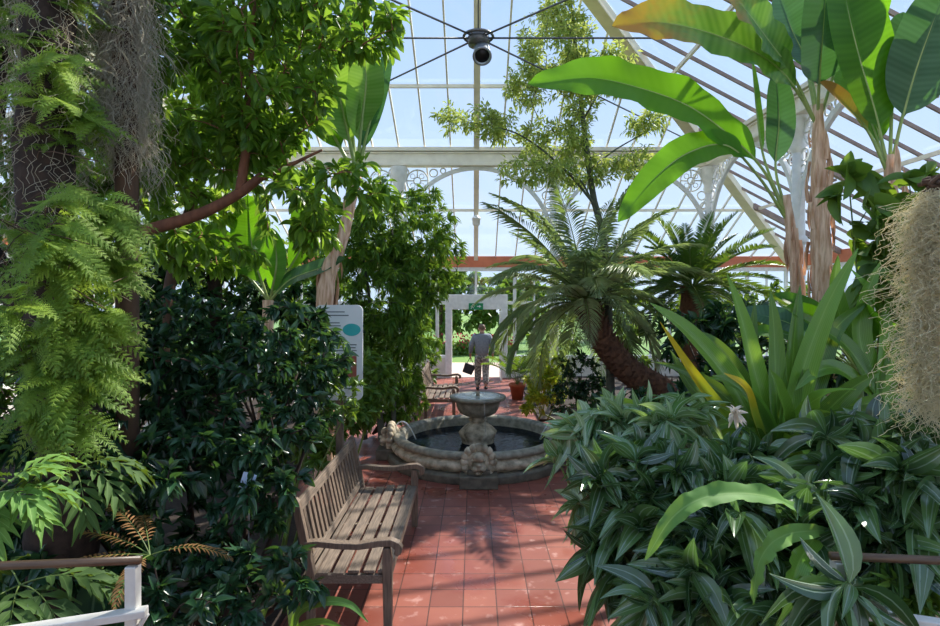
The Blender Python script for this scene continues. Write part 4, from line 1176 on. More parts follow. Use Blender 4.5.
# ---------------------------------------------------------------- left side, farther back
base = W(325, 300, 7.2); base[2] = .05
blade_plant('giant_bird_of_paradise', 'tall banana-like plant with a leaning reddish stem, pale leaves fanning up behind the broad-leaved tree', 'plant', base,
            [dict(P=PX((357, 175, 7.2), (345, 120, 7.2), (336, 80, 7.15), (328, 42, 7.1)), w=.27, pet=.2, up=(0, -1, .2), pr=.03, mat='L_fan'),
             dict(P=PX((357, 175, 7.2), (362, 120, 7.2), (366, 80, 7.1), (362, 35, 7.0)), w=.24, pet=.2, up=(.2, -1, .2), pr=.03, mat='L_fan'),
             dict(P=PX((357, 175, 7.2), (368, 130, 7.2), (378, 95, 7.2), (390, 50, 7.2)), w=.17, pet=.2, up=(-.3, -1, .2), mat='L_bananab', pr=.03),
             dict(P=PX((355, 175, 7.2), (330, 130, 7.3), (305, 95, 7.4), (285, 60, 7.4)), w=.25, pet=.2, up=(0, -1, .3), pr=.03),
             dict(P=PX((357, 175, 7.2), (350, 110, 7.4), (350, 60, 7.6), (352, 0, 7.7)), w=.26, pet=.2, up=(0, -1, .2), pr=.03)], 'L_banana',
            stem=[('stem', [base, W(325, 300, 7.2), W(343, 235, 7.2), W(357, 175, 7.2)], [.13, .11, .08, .06], 'fibre')])
b = W(268, 330, 7.6); b[2] = .05
blade_plant('banana_clump', 'clump of upright banana leaves under the reddish limb', 'plant', b,
            [dict(P=PX((268, 300, 7.6), (255, 260, 7.5), (250, 230, 7.5), (248, 195, 7.5)), w=.26, pet=.15, up=(0, -1, .2)),
             dict(P=PX((270, 300, 7.6), (276, 270, 7.4), (276, 250, 7.4), (272, 228, 7.3)), w=.15, pet=.1, up=(0, -1, .2)),
             dict(P=PX((270, 300, 7.6), (290, 280, 7.4), (320, 268, 7.2), (345, 258, 7.1)), w=.13, pet=.1, up=(0, -.8, .5), mat='L_bananab'),
             dict(P=PX((270, 300, 7.6), (300, 250, 7.6), (305, 225, 7.6), (300, 190, 7.6)), w=.2, pet=.2, up=(0, -1, .2)),
             dict(P=PX((268, 300, 7.6), (235, 260, 7.6), (215, 240, 7.5), (190, 235, 7.4)), w=.2, pet=.2, up=(0, -.9, .4))], 'L_banana',
            stem=[('stem', [b, W(268, 300, 7.6)], [.1, .07], 'fibre')])
# tree fern
c = W(215, 262, 8.4); rg = np.random.default_rng(51)
frond_plant('tree_fern', 'light yellow-green tree fern glimpsed under the reddish limb', 'fern', (c[0], c[1], .05),
            [(c, i * 2.4 + .3, .75 - .02 * i, 1.55, 1.5) for i in range(18)], 'L_fern', tpl=T_small, nl=34, Lk=.22, Wk=.022, seed=52, prof='fern', a0=1.4, a1=.9, start=.1, stem_r=.012,
            trunk=lambda m: tube(m, spline([(c[0], c[1], .05), c], 10), .1, seg=10), mt='darkbark')
# narrow-leaved tree by the fountain
Zb = 9.4
base = np.array([-1.55, 9.5, .05])
shrub('narrow_leaved_tree', 'dense bushy tree with narrow bright leaves, left of the fountain', 'tree', base,
      [EL(400, 225, Zb, 58, 44), EL(426, 258, Zb, 40, 46), EL(385, 290, Zb, 55, 55), EL(412, 322, Zb - .3, 30, 38), EL(370, 245, Zb, 38, 40), EL(360, 340, Zb, 30, 45), EL(388, 345, Zb - .2, 38, 36)],
      800, 26, .14, .075, 'L_bamboo', T_small, 'greybark', 53,
      trunk=[([base, base + (-.05, 0, 1), W(395, 320, Zb), W(392, 230, Zb)], .06, .025), ([base + (.2, 0, 0), base + (.25, 0, 1.2), W(425, 300, Zb), W(430, 250, Zb)], .045, .02),
             ([base + (-.3, .1, 0), base + (-.35, .1, 1.3), W(370, 310, Zb), W(360, 240, Zb)], .045, .02)], r0=.04, sp=.85, fw=.8, g=.3, nup=.8)
shrub('clipped_shrub', 'dark fine-leaved shrub left of the fountain, under the bushy tree', 'shrub', (-1.75, 9.95, .05), [EL(394, 388, 9.9, 30, 36), EL(374, 396, 9.8, 28, 32), EL(408, 372, 10, 20, 32), EL(396, 404, 9.9, 26, 20), EL(416, 398, 10.1, 14, 22)],
      330, 20, .1, .12, 'L_bamboo', T_small, 'darkbark', 54, r0=.025, sp=.6, fw=1., g=.15)
shrub('pale_green_shrub', 'small light green shrub beside the information board', 'shrub', (-1.6, 7.3, .05), [EL(372, 385, 7.1, 26, 34), EL(352, 408, 6.8, 28, 25), EL(330, 432, 6.7, 28, 20), EL(310, 450, 6.2, 24, 20)],
      140, 14, .12, .22, 'L_mid', T_ovate, 'stemgreen', 55, r0=.02, sp=.85)
shrub('small_leaved_shrub', 'thin light shrub growing in front of the information board', 'shrub', (-1.75, 5.35, .05), [EL(330, 365, 5.3, 24, 34), EL(350, 395, 5.3, 16, 24), EL(318, 335, 5.3, 20, 20)], 60, 12, .07, .24, 'L_mid', T_ovate, 'stemgreen', 155, r0=.015)
shrub('leafy_shrub', 'sunlit leafy shrub deep behind the tree fern on the left', 'shrub', (-5.6, 10.5, .05), [EL(170, 270, 10.5, 70, 60), EL(260, 300, 10.5, 50, 60), EL(110, 300, 10.2, 60, 80), EL(190, 360, 9.5, 80, 70)],
      190, 16, .2, .2, 'L_mid', T_lance, 'bark', 56, r0=.05)
shrub('leafy_tree', 'leafy tree against the left glass wall', 'tree', (-7.2, 9.0, .05), [EL(70, 225, 9, 70, 55), EL(140, 190, 9.2, 60, 45), EL(0, 280, 8.6, 70, 70), EL(0, 370, 8.0, 70, 60), EL(90, 370, 8.2, 60, 50)],
      260, 16, .2, .22, 'L_mid', T_ovate, 'bark', 57, trunk=[([(-7.2, 9, .05), (-7.0, 9, 2.2), (-6.5, 9, 4.6)], .13, .06)], r0=.06)
shrub('leafy_shrub', 'green shrub between the banana clump and the bushy tree', 'shrub', (-3.4, 11.8, .05), [EL(310, 300, 11.8, 45, 50), EL(330, 240, 11.6, 40, 45), EL(300, 350, 11, 45, 40)],
      130, 16, .2, .18, 'L_bamboo', T_lance, 'bark', 58, r0=.05)
shrub('leafy_shrub', 'shrub beside the second bench in front of the doorway', 'shrub', (-1.75, 14.0, .05), [EL(425, 355, 14, 18, 26), EL(405, 330, 14, 22, 30), EL(415, 385, 13.5, 16, 16)],
      80, 12, .16, .2, 'L_mid', T_lance, 'bark', 59, r0=.03)

shrub('glossy_shrub', 'dark understory shrub below the banana clump on the left', 'shrub', (-3.0, 8.3, .05), [EL(190, 270, 8.4, 60, 45), EL(290, 310, 8.2, 50, 34), EL(240, 340, 8, 60, 50), EL(330, 330, 8.4, 36, 40), EL(150, 330, 8, 50, 60)],
      260, 16, .15, .2, 'L_dark', T_lance, 'darkbark', 160, r0=.03)
shrub('backlit_tree', 'tree behind the broad-leaved tree, its leaves coloured as if lit through', 'tree', (-3.9, 7.0, .05), [EL(170, 60, 7, 60, 70), EL(240, 110, 7, 70, 60), EL(300, 50, 6.8, 50, 60), EL(130, 150, 7, 50, 60), EL(215, 190, 7.2, 50, 40)],
      260, 18, .14, .24, 'L_lit', T_obov, 'bark', 161, trunk=[([(-3.9, 7, .05), (-3.8, 7, 2.4), (-3.4, 7, 4.0), (-3.1, 7, 5.4)], .09, .03)], r0=.04)
# ---------------------------------------------------------------- right side, back to front
shrub('flowering_shrub', 'low yellow-green flowering shrub at the right edge of the walk behind the fountain', 'shrub', (1.5, 11.0, .05), [EL(545, 388, 11, 22, 22), EL(535, 402, 10.7, 14, 14), EL(552, 365, 11.3, 20, 18)],
      110, 14, .12, .2, 'L_yellow', T_lance, 'stemgreen', 61, r0=.02)
shrub('dark_round_shrub', 'dark green rounded shrub between the yellow-green shrub and the leaning palm trunk', 'shrub', (2.0, 10.3, .05), [EL(578, 378, 10.2, 24, 26), EL(592, 395, 10, 22, 24), EL(565, 400, 10.1, 18, 18)],
      150, 16, .09, .2, 'L_dark', T_small, 'darkbark', 62, r0=.02)
shrub('leafy_shrub', 'leafy shrub seen under the cycad fronds', 'shrub', (5.6, 13.6, .05), [EL(690, 320, 13.5, 45, 35), EL(740, 310, 13.8, 40, 30), EL(640, 335, 13.0, 45, 35), EL(790, 320, 13, 40, 45)],
      170, 14, .2, .2, 'L_mid', T_lance, 'bark', 63, r0=.04)
shrub('leafy_shrub', 'dark undergrowth behind the strap-leaved plant', 'shrub', (3.4, 7.6, .05), [EL(690, 338, 8.4, 40, 26), EL(745, 330, 8.2, 44, 36), EL(740, 370, 8.0, 44, 26), EL(680, 420, 7.4, 70, 40), EL(770, 400, 7.2, 70, 60), EL(850, 370, 7, 70, 60), EL(620, 420, 8, 30, 28)],
      360, 14, .17, .2, 'L_dark', T_lance, 'darkbark', 64, r0=.03)
shrub('leafy_shrub', 'green shrub beside the far potted palm', 'shrub', (1.9, 14.4, .05), [EL(555, 335, 14.4, 26, 26), EL(545, 360, 14, 18, 20)], 70, 14, .16, .2, 'L_mid', T_lance, 'bark', 65, r0=.03)

# date palm with leaning trunk
rng = np.random.default_rng(71)
cr = W(586, 302, 9.5); base = np.array([4.0, 9.1, .05])
t = plant('date_palm', 'feathery date palm leaning left over the walk on a thick scaly trunk', 'palm', base)
P = spline([base, W(672, 398, 9.2), W(628, 370, 9.35), W(600, 335, 9.45), cr], 40)
m = MB(); tube(m, P, np.linspace(.24, .2, 40), seg=16)
k = 420; i = (np.arange(k) / k * 38).astype(int); a = np.arange(k) * 2.399
Tt = nrm(np.gradient(P, axis=0)); S0 = nrm(np.cross(Tt, np.array([0, 1., 0]))); B0 = np.cross(S0, Tt)
o = S0[i] * np.cos(a)[:, None] + B0[i] * np.sin(a)[:, None]
inst(m, leaf_t(2, 'strap', .2, -.25), P[i] + o * .19, Tt[i] * .8 + o * .6, o, .13, .05, rng.random(k))
m.build('trunk', M['palmtrunk'], t)
def palm_crown(t, c, n, ln, seed, leaf, nl=48, Lk=.2, Wk=.007, el0=1.45, el1=-.35, droop=1.5, vl=.3, g=.3, az0=0, prof='palm', rr=.014, tpl=T_pin, a0=1.25, a1=.4, start=.12, open_front=False):
    rg = np.random.default_rng(seed)
    for j in range(n):
        f = j / (n - 1); az = az0 + j * 2.39996; el = el0 + (el1 - el0) * f ** .9; L = ln * (.8 + .35 * rg.random())
        if open_front and f > .45 and math.cos(az + math.pi / 2 - .5) > .35: el += .55; L *= .7
        if open_front and f > .3 and math.cos(az - math.pi) > .7: L *= .78; el += .15
        p = frond_spine(c + np.array([.06 * math.cos(az), .06 * math.sin(az), 0]), az, el, L, droop * (.75 + .5 * rg.random()) * (.55 + .45 * f), n=18, side=rg.normal() * .2)
        m = MB(); pinnate(m, rg, p, nl, Lk * L, Wk * L, tpl, vl=vl, g=g, prof=prof, rr=rr, a0=a0, a1=a1, start=start)
        m.build('frond', [M[leaf], M['stemgreen']], t)
palm_crown(t, cr, 54, 2.25, 72, 'L_palm', nl=62, Lk=.19, Wk=.0034, el1=-.4, droop=1.5, g=.4, vl=.2, open_front=True)
m = MB(); 
for a in range(6): tube(m, spline([cr, cr + (.05 * math.cos(a), .05 * math.sin(a), .35), cr + (.1 * math.cos(a), .1 * math.sin(a), .6)], 6), [.02, .018, .015, .01, .006, .003], seg=5)
m.build('spear_leaves', M['petiole'], t)
# fine-leaved arching palm behind, at the head of the walk
cc = W(692, 286, 10.6)
t = plant('cycad', 'dark cycad with stiff upright fronds behind the date palm', 'cycad', (cc[0], cc[1], .05))
m = MB(); tube(m, spline([(cc[0], cc[1], .05), cc], 14), [.2 + .02 * (i % 2) for i in range(14)], seg=14); m.build('trunk', M['palmtrunk'], t)
palm_crown(t, cc, 42, 1.6, 73, 'L_cycad', nl=56, Lk=.15, Wk=.008, el0=1.4, el1=-.35, droop=.9, vl=.35, g=.05, prof='flat', rr=.013, a0=1.2, a1=.8, start=.1, az0=.6)

# slender tree with light leaves
Zs = 9.65
b = W(612, 300, Zs); b[2] = .05
shrub('slender_tree', 'slender tree with airy light green leaf clusters rising over the palm', 'tree', b,
      [EL(556, 46, Zs, 40, 40), EL(530, 88, Zs, 26, 22), EL(468, 118, Zs - .3, 36, 12), EL(498, 128, Zs - .2, 26, 16), EL(556, 140, Zs, 40, 24), EL(606, 72, Zs, 34, 26), EL(648, 122, Zs, 32, 10), EL(640, 165, Zs, 34, 14), EL(540, 172, Zs - .4, 44, 14), EL(580, 90, Zs, 20, 40), EL(560, 14, Zs, 24, 20), EL(585, 170, Zs, 30, 16)],
      620, 26, .085, .17, 'L_light', T_lance, 'greybark', 81,
      trunk=[([b, W(606, 260, Zs), W(593, 195, Zs), W(583, 120, Zs), W(577, 60, Zs), W(570, -5, Zs)], .075, .02), ([W(595, 205, Zs), W(565, 170, Zs - .2), W(520, 135, Zs - .3), W(470, 122, Zs - .3)], .025, .008),
             ([W(597, 215, Zs), W(580, 180, Zs - .3), W(550, 165, Zs - .4)], .02, .008), ([W(590, 170, Zs), W(615, 150, Zs), W(650, 130, Zs)], .02, .008), ([W(583, 120, Zs), W(600, 90, Zs), W(610, 60, Zs)], .02, .008)], r0=.022, sp=1., fw=.5, g=.15, dn=.15, last=.8, k=6, pet=.11)

# banana plants
bA = W(800, 300, 7.3); bA[2] = .05
blade_plant('banana_plant', 'leftmost banana plant, long arching leaves reaching left over the palm', 'banana plant', bA,
            [dict(P=PX((786, 215, 7.3), (765, 172, 7.2), (737, 142, 7.1), (692, 108, 6.9), (640, 88, 6.7), (588, 78, 6.5), (528, 84, 6.4)), w=.31, pet=.24, up=(0.1, -.96, .28), wave=.03, mat='L_banana', r=.95, fold=.2),
             dict(P=PX((786, 218, 7.3), (760, 178, 7.2), (728, 146, 7.0), (690, 152, 6.8), (655, 178, 6.7), (618, 222, 6.6)), w=.22, pet=.32, up=(-.1, -.96, .25), wave=.02, mat='L_banana', r=.9),
             dict(P=PX((788, 215, 7.3), (776, 170, 7.3), (779, 120, 7.25), (776, 70, 7.2)), w=.2, pet=.4, up=(0, -1, .2), mat='L_bananab'),
             dict(P=PX((788, 218, 7.3), (765, 160, 7.3), (757, 110, 7.4), (752, 60, 7.5)), w=.12, pet=.4, up=(.6, -.6, .2), mat='L_banana')], 'L_banana',
            stem=[('stem', [bA, W(801, 380, 7.3), W(798, 290, 7.3), W(786, 195, 7.3)], [.11, .1, .085, .05], 'fibre')])
bB = W(826, 300, 7.0); bB[2] = .05
blade_plant('banana_plant', 'middle banana plant, thick peeling stem and a leaf with a withered brown tip', 'banana plant', bB,
            [dict(P=PX((817, 125, 7.0), (800, 95, 6.95), (778, 68, 6.8), (745, 47, 6.6), (700, 30, 6.4), (655, 22, 6.3), (612, 26, 6.2)), w=.34, pet=.22, up=(.1, -.95, .3), wave=.03, mat='L_bananatip', r=.4, fold=.2),
             dict(P=PX((817, 125, 7.0), (793, 75, 6.9), (768, 40, 6.7), (742, 5, 6.4), (715, -25, 6.2)), w=.33, pet=.3, up=(.2, -1, .3), mat='L_bananatip', r=.9, wave=.03),
             dict(P=PX((818, 120, 7.0), (820, 70, 6.8), (824, 20, 6.5), (828, -50, 6.2)), w=.42, pet=.25, up=(.1, -1, .1), mat='L_bananab', r=.8),
             dict(P=PX((820, 120, 7.0), (838, 60, 6.9), (853, 10, 6.7), (866, -30, 6.5)), w=.36, pet=.45, up=(-.2, -1, .2), mat='L_banana'),
             dict(P=PX((817, 120, 7.0), (805, 60, 7.2), (792, 30, 7.2), (778, -8, 7.15)), w=.33, pet=.3, up=(0, -1, .2), mat='L_bananab'),
             dict(P=PX((818, 120, 7.0), (808, 70, 7.3), (770, 30, 7.6), (730, 30, 7.8)), w=.28, pet=.35, up=(0, -.8, .6), mat='L_banana')], 'L_banana',
            stem=[('stem', [bB, W(824, 330, 7.0), W(820, 220, 7.0), W(818, 105, 7.0)], [.14, .125, .11, .055], 'fibre')])
bC = W(897, 300, 6.5); bC[2] = .05
blade_plant('banana_plant', 'rightmost banana plant with big dark leaves, beside the hanging moss', 'banana plant', bC,
            [dict(P=PX((889, 170, 6.5), (876, 115, 6.45), (860, 60, 6.3), (848, 10, 6.2), (838, -45, 6.1)), w=.42, pet=.2, up=(.1, -1, .2), r=.1, mat='L_banana'),
             dict(P=PX((891, 170, 6.5), (902, 120, 6.4), (916, 70, 6.3), (932, 25, 6.2), (950, -20, 6.1)), w=.38, pet=.28, up=(-.1, -1, .2), r=.2, mat='L_bananab'),
             dict(P=PX((888, 172, 6.5), (868, 130, 6.5), (842, 102, 6.5), (820, 82, 6.5)), w=.2, pet=.35, up=(.2, -.8, .6), mat='L_bananadry'),
             dict(P=PX((890, 170, 6.5), (893, 100, 6.6), (898, 60, 6.6), (903, 12, 6.55)), w=.3, pet=.35, up=(0, -1, .1), mat='L_bananab'),
             dict(P=PX((888, 172, 6.5), (870, 120, 6.8), (850, 80, 7.1), (838, 45, 7.3)), w=.28, pet=.2, up=(0, -1, .2), mat='L_banana')], 'L_banana',
            stem=[('stem', [bC, W(897, 300, 6.5), W(893, 225, 6.5), W(889, 155, 6.5)], [.12, .1, .085, .05], 'fibre')])

# big strap-leaved plant
Zc = 5.0
b = W(775, 460, Zc); rg = np.random.default_rng(91)
lv = [dict(P=PX((772, 462, 5.0), (735, 390, 4.9), (690, 335, 4.7), (650, 303, 4.5)), w=.105, r=.75),
      dict(P=PX((776, 455, 5.0), (757, 380, 5.0), (742, 320, 4.95), (727, 274, 4.9)), w=.085, r=.9),
      dict(P=PX((780, 455, 5.0), (776, 390, 5.0), (774, 330, 5.05), (770, 290, 5.1)), w=.08, r=.4),
      dict(P=PX((768, 465, 5.0), (720, 410, 4.85), (690, 370, 4.75), (660, 322, 4.6)), w=.06, mat='L_strapy'),
      dict(P=PX((772, 468, 5.0), (755, 420, 4.6), (745, 388, 4.4), (724, 373, 4.3)), w=.05, mat='L_strapy'),
      dict(P=PX((785, 460, 5.0), (800, 380, 5.0), (825, 310, 5.0), (858, 248, 5.0)), w=.1, r=.85),
      dict(P=PX((782, 458, 5.0), (790, 390, 5.0), (795, 330, 5.1), (800, 285, 5.2)), w=.08, r=.3),
      dict(P=PX((772, 460, 5.0), (740, 380, 5.2), (715, 345, 5.3), (690, 330, 5.4)), w=.08, r=.2),
      dict(P=PX((768, 470, 5.0), (710, 430, 5.0), (660, 415, 4.9), (600, 405, 4.8)), w=.08, r=.3),
      dict(P=PX((768, 470, 5.0), (700, 440, 4.7), (640, 410, 4.5), (600, 395, 4.4)), w=.07, r=.8),
      dict(P=PX((775, 462, 5.0), (765, 400, 5.2), (752, 350, 5.3), (755, 300, 5.4)), w=.08, r=.15),
      dict(P=PX((788, 465, 5.0), (820, 420, 4.9), (850, 390, 4.8), (880, 372, 4.7)), w=.09, r=.25),
      dict(P=PX((780, 465, 5.0), (785, 420, 4.7), (778, 390, 4.5), (770, 370, 4.4)), w=.085, r=.6),
      dict(P=PX((786, 462, 5.0), (815, 380, 5.2), (835, 330, 5.3), (870, 300, 5.4)), w=.085, r=.1),
      dict(P=PX((770, 465, 5.0), (725, 420, 5.3), (690, 385, 5.5), (670, 350, 5.6)), w=.085, r=.1),
      dict(P=PX((780, 460, 5.0), (800, 400, 5.3), (815, 350, 5.4), (820, 300, 5.5)), w=.08, r=.2)]
for d in lv: d['w'] *= 1.3
for j in range(24):
    az = rg.random() * 6.283; e = .6 + .7 * rg.random(); L = 1.0 + .5 * rg.random()
    lv.append(dict(P=frond_spine(b, az, e, L, .9 + .5 * rg.random(), n=8), w=.075 + .035 * rg.random(), r=rg.random()))
for d in lv: d.update(shape='strap', up=(.1, -.85, .5), fold=.35)
t = blade_plant('strap_leaved_lily', 'big rosette of long upright strap leaves in front of the bananas', 'plant', (b[0], b[1], .05), lv, 'L_strap',
                stem=[('stem', [(b[0], b[1], .05), b + (0, 0, -.4), b + (0, 0, .03)], [.12, .1, .07], 'stemgreen')])
fc = W(735, 413, 4.2)
m = MB(); tube(m, spline([b + (0, -.1, -.1), W(745, 440, 4.5), fc], 10), .008, seg=6)
m.build('flower_stalk', M['stemgreen'], t)
m = MB(); k = 26; rg = np.random.default_rng(92); D = nrm(rg.normal(size=(k, 3)) + (0, -.6, .3))
inst(m, T_lance, np.repeat(fc[None], k, 0), D, nrm(rg.normal(size=(k, 3))), .1, .012, rg.random(k), g=.3)
o = m.build('flower_head', M['flower'], t); o['label'] = 'cream spidery flower head'
b2 = W(880, 400, 5.4)
lv = [dict(P=PX((880, 400, 5.4), (850, 350, 5.3), (815, 325, 5.2), (780, 305, 5.1)), w=.08, r=.3),
      dict(P=PX((880, 400, 5.4), (860, 340, 5.4), (865, 300, 5.4), (880, 262, 5.4)), w=.1, r=.6),
      dict(P=PX((880, 400, 5.4), (885, 340, 5.4), (875, 300, 5.4), (850, 268, 5.5)), w=.08, r=.9),
      dict(P=PX((880, 400, 5.4), (900, 345, 5.4), (905, 310, 5.4), (912, 275, 5.4)), w=.09, r=.3),
      dict(P=PX((880, 400, 5.4), (840, 370, 5.2), (815, 372, 5.0), (795, 390, 4.9)), w=.07, r=.5),
      dict(P=PX((880, 400, 5.4), (845, 330, 5.6), (835, 290, 5.7), (838, 255, 5.8)), w=.1, r=.7)]
for d in lv: d.update(shape='strap', up=(.1, -.85, .5), fold=.3); d['w'] *= 1.25
blade_plant('strap_leaved_lily', 'second strap-leaved clump, right, in front of the rightmost banana', 'plant', (b2[0], b2[1], .05), lv, 'L_strap',
            stem=[('stem', [(b2[0], b2[1], .05), b2], [.1, .06], 'stemgreen')])
b3 = W(858, 372, 6.1); rg = np.random.default_rng(140)
lv = []
for j in range(15):
    az = j * 2.4; e = 1.25 - .04 * j
    lv.append(dict(P=frond_spine(b3, az, e, 1.15 + .35 * rg.random(), .9, n=8), w=.13 + .04 * rg.random(), pet=.35, shape='paddle', up=(.1, -.85, .5), r=rg.random(), pr=.012, mat='L_banana' if j % 3 else 'L_bananab'))
blade_plant('paddle_leaf_plant', 'clump of broad paddle leaves between the strap-leaved clumps and the hanging moss', 'plant', (b3[0], b3[1], .05), lv, 'L_banana',
            stem=[('stem', [(b3[0], b3[1], .05), b3], [.07, .05], 'stemgreen')])
shrub('broad_leaf_vine', 'vine with broad rounded bright leaves climbing beside the hanging moss', 'vine', (4.2, 5.9, .05),
      [EL(885, 225, 5.8, 34, 34), EL(905, 190, 5.8, 22, 24), EL(850, 190, 6.0, 26, 20), EL(935, 240, 5.6, 20, 40), EL(900, 290, 5.6, 40, 40)], 60, 5, .26, .36, 'L_mid', leaf_t(6, 'heart', .4, .1, nv=2), 'stemgreen', 93, r0=.02, sp=.9, g=.3, nup=.3, jit=.6)

# foreground shrubs on the right
sh = dict(tpl=T_fore, sp=.9, fw=.7, g=.26, dn=.12, nup=.6, jit=.7, last=.7, lv=.4, inner=.15)
shrub('three_veined_shrub', 'large dark glossy shrub with drooping three-veined leaves in the right foreground', 'shrub', (1.55, 3.2, .05),
      [EL(655, 480, 3.5, 62, 38), EL(725, 520, 3.1, 75, 42), EL(805, 525, 3.0, 60, 40), EL(625, 545, 3.3, 30, 40), EL(700, 590, 2.9, 90, 40), EL(800, 600, 2.8, 70, 36), EL(745, 470, 3.6, 50, 22), EL(852, 580, 2.06, 30, 22)],
      230, 11, .24, .16, 'L_fore', bark='stemgreen', seed=94, r0=.022, **sh)
shrub('silver_leaved_shrub', 'lighter silvery-leaved shrub leaning over the walk in front of the fountain right side', 'shrub', (1.3, 4.3, .05),
      [EL(605, 432, 4.2, 42, 24), EL(660, 425, 4.0, 40, 20), EL(560, 462, 4.1, 22, 10), EL(690, 412, 4.2, 26, 12), EL(585, 500, 4.0, 14, 20)], 75, 8, .22, .16, 'L_silver', bark='stemgreen', seed=95, r0=.018, **sh)
shrub('large_leaved_shrub', 'dark large-leaved shrub at the right edge above the right handrail', 'shrub', (2.3, 3.3, .05),
      [EL(860, 455, 3.3, 55, 28), EL(915, 485, 3.0, 45, 40), EL(880, 525, 2.9, 45, 28), EL(920, 435, 3.4, 30, 20)], 80, 9, .28, .15, 'L_fore', bark='stemgreen', seed=96, r0=.02, **sh)
shrub('low_fern_shrub', 'low green undergrowth below the right handrail', 'shrub', (2.1, 2.8, .05), [EL(900, 590, 2.75, 55, 28), EL(850, 640, 2.6, 80, 30)], 70, 16, .12, .12, 'L_mid', T_small, 'stemgreen', 97, r0=.015)
c = W(800, 490, 2.8)
blade_plant('wavy_leaf_fern', 'pale green plant with broad wavy tongue leaves poking out of the dark foreground shrub', 'fern', (c[0], c[1], .05),
            [dict(P=PX((815, 520, 2.9), (770, 497, 2.7), (715, 495, 2.6), (675, 515, 2.55), (645, 560, 2.5)), w=.055, shape='paddle', up=(0, -.6, .8), wave=.011, wf=30, mat='L_pale', r=.3),
             dict(P=PX((830, 530, 2.9), (785, 535, 2.65), (760, 560, 2.55), (752, 610, 2.5)), w=.045, shape='paddle', up=(.4, -.8, .4), wave=.01, wf=30, mat='L_pale', r=.8),
             dict(P=PX((820, 530, 2.9), (800, 560, 2.7), (790, 590, 2.6), (782, 615, 2.55)), w=.06, shape='paddle', up=(.4, -.8, .4), wave=.012, mat='L_strap', r=.8)], 'L_pale',
            stem=[('stem', [(c[0], c[1] + .1, .05), W(818, 530, 2.9)], [.03, .015], 'stemgreen')])

# hanging moss at the right edge
rng = np.random.default_rng(99)
a = W(936, 188, 3.0)
t = plant('hanging_moss', 'long pale hanging moss curtain at the right edge of the picture', 'moss', a)
m = MB(); k = 260
m2 = MB()
for i in range(14):
    p = ell(rng, a + (0.03, .02, .02), (.1, .1, .07), 3, .1); tube(m2, spline(p, 8), .012, seg=5)
tube(m2, spline([a + (.7, .3, .6), a + (.3, .1, .3), a + (.02, 0, .02)], 14), .02, seg=8)
m2.build('twig_knot', M['bark'], t)
tops = []
for i in range(3400):
    z = a[2] - 1.12 * rng.random() ** 1.25; f = (a[2] - z) / 1.2
    an = rng.random() * 6.283; rr = .1 * math.sqrt(rng.random()) * (.55 + .75 * math.sin(min(1, f * 1.6 + .25) * 1.7))
    tops.append((a[0] + .02 + rr * math.cos(an), a[1] + rr * math.sin(an), z))
moss_strands(m, rng, tops, .2, r=.0013, curl=.017, n=14)
m.build('moss_strands', M['moss'], t)

# potted palm
pc = np.array([1.05, 13.7, 0])
t = plant('potted_palm', 'potted palm in a terracotta pot by the doorway', 'potted plant', pc)
m = MB(); lathe(m, [(0, 0), (.13, 0), (.18, .3), (.205, .31), (.205, .38), (.18, .38), (.175, .33), (0, .33)], seg=28); m.build('pot', M['clay'], t, local=True)
rg = np.random.default_rng(101)
for j in range(12):
    az = j * 2.4; P = frond_spine(pc + (0, 0, .33), az, 1.45 - .05 * j, 1.1, 1.2, n=12)
    m = MB(); pinnate(m, rg, P, 18, .3, .012, T_pin, prof='palm', start=.3, rr=.008); m.build('frond', [M['L_mid'], M['stemgreen']], t)

# ---------------------------------------------------------------- outside, beyond the glass
for i, (x, y, h, r, lab) in enumerate(((-1.6, 27, 4.4, 2.4, 'green tree outside, left of the doorway view'), (1.6, 28, 3.8, 2.2, 'green tree outside, seen through the doorway'), (7.5, 34, 5.5, 3, 'green tree outside beyond the right part of the back wall'),
                                       (-10, 32, 6.2, 3.4, 'green tree outside beyond the left part of the back wall'), (-17, 12, 6.0, 3.0, 'green tree outside the left glass wall'), (-16, 20, 6.5, 3.2, 'green tree outside the back left corner'))):
    shrub('garden_tree', lab, 'tree', (x, y, -.06), [(np.array((x, y, h * .55)), np.array((r, r, h * .42))), (np.array((x + .5, y, h * .75)), np.array((r * .6, r * .6, h * .22)))], 190, 13, .34, .3, 'L_mid', T_ovate, 'bark', 110 + i,
          trunk=[([(x, y, -.06), (x, y, h * .4), (x + .2, y, h * .8)], .16, .05)], r0=.06)
x, y = -.3, 24.5
t = plant('flower_border', 'bed of red flowers outside the doorway', 'flower bed', (x, y, -.06))
rg = np.random.default_rng(121)
m = MB(); k = 1500; p = np.stack([x - 1.5 + 3.6 * rg.random(k), y + 1.1 * rg.random(k), -.05 + .5 * rg.random(k)], -1)
inst(m, T_small, p, nrm(rg.normal(size=(k, 3)) + (0, 0, .6)), rg.normal(size=(k, 3)), .2, .04, rg.random(k)); m.build('foliage', M['L_mid'], t)
m = MB(); k = 260; p = np.stack([x - 1.5 + 3.6 * rg.random(k), y + 1.0 * rg.random(k) - .1, .3 + .55 * rg.random(k)], -1)
inst(m, T_small, p, nrm(rg.normal(size=(k, 3))), rg.normal(size=(k, 3)), .12, .05, rg.random(k)); m.build('blooms', M['redflower'], t)['kind'] = 'stuff'

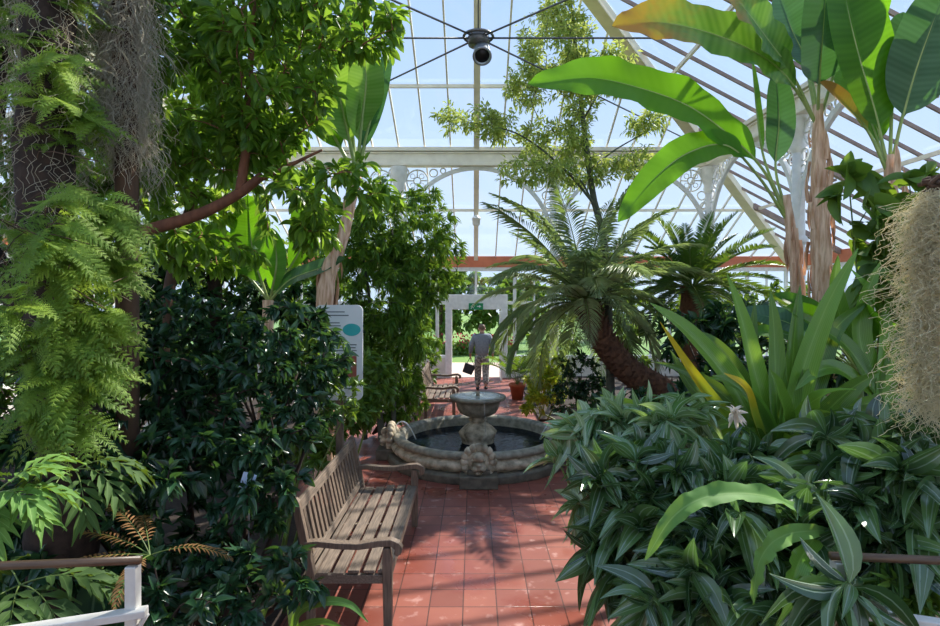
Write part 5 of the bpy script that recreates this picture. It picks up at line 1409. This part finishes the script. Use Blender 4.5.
# repeats of one kind share a group
for key, grp in {'banana_plant': 'banana plants on the right', 'garden_bench': 'teak benches along the walk', 'column': 'iron columns of the inner arcade', 'arch': 'arched braces of the arcade', 'tie_rod': 'tie rods under the roof',
                 'lobed_fern': 'lobed ferns by the left handrail', 'moss_clad_trunk': 'moss-hung trunks in the upper left', 'leafy_shrub': 'filling shrubs in the beds', 'garden_tree': 'trees outside the glass',
                 'strap_leaved_lily': 'strap-leaved clumps on the right', 'railing': 'railings at the lower corners', 'arcade_beam': 'beams of the arcade'}.items():
    for o in C.objects:
        if o.parent is None and o.name.split('.')[0] == key: o['group'] = grp

# ================================================================ light, sky, camera
sc = bpy.context.scene
w = bpy.data.worlds.new('sky'); sc.world = w; w.use_nodes = True
nt = w.node_tree; nt.nodes.clear(); nd, lk = nt.nodes, nt.links
out = nd.new('ShaderNodeOutputWorld'); bg = nd.new('ShaderNodeBackground'); lk.new(bg.outputs[0], out.inputs[0])
tc = nd.new('ShaderNodeTexCoord'); sp = nd.new('ShaderNodeSeparateXYZ'); lk.new(tc.outputs['Generated'], sp.inputs[0])
cr_ = nd.new('ShaderNodeValToRGB'); lk.new(sp.outputs[2], cr_.inputs[0])
cr_.color_ramp.elements[0].position = 0; cr_.color_ramp.elements[0].color = lin((212, 229, 250))
cr_.color_ramp.elements[1].position = .55; cr_.color_ramp.elements[1].color = lin((168, 200, 246))
lk.new(cr_.outputs[0], bg.inputs[0]); bg.inputs[1].default_value = SKY = .9
sun = bpy.data.lights.new('sun', 'SUN'); sun.energy = 6.2; sun.angle = .012; sun.color = (1., .93, .82)
so = bpy.data.objects.new('sun', sun); C.objects.link(so)
sd = Vector((.6, .62, .85)).normalized()       # towards the sun: high, behind and to the right
so.rotation_euler = sd.to_track_quat('Z', 'Y').to_euler(); so.location = (6, 12, 14)
cam = bpy.data.cameras.new('camera'); co = bpy.data.objects.new('camera', cam); C.objects.link(co)
co.location = (0, 0, EYE); co.rotation_euler = (math.pi / 2, 0, 0)
cam.sensor_width = 36; cam.lens = 36 * FOC / 940
cam.shift_x = -4 / 940; cam.shift_y = -15 / 940
cam.clip_start = .05; cam.clip_end = 300
sc.camera = co
sc.view_settings.view_transform = 'Standard'; sc.view_settings.look = 'None'; sc.view_settings.gamma = 1
sc.view_settings.exposure = .52
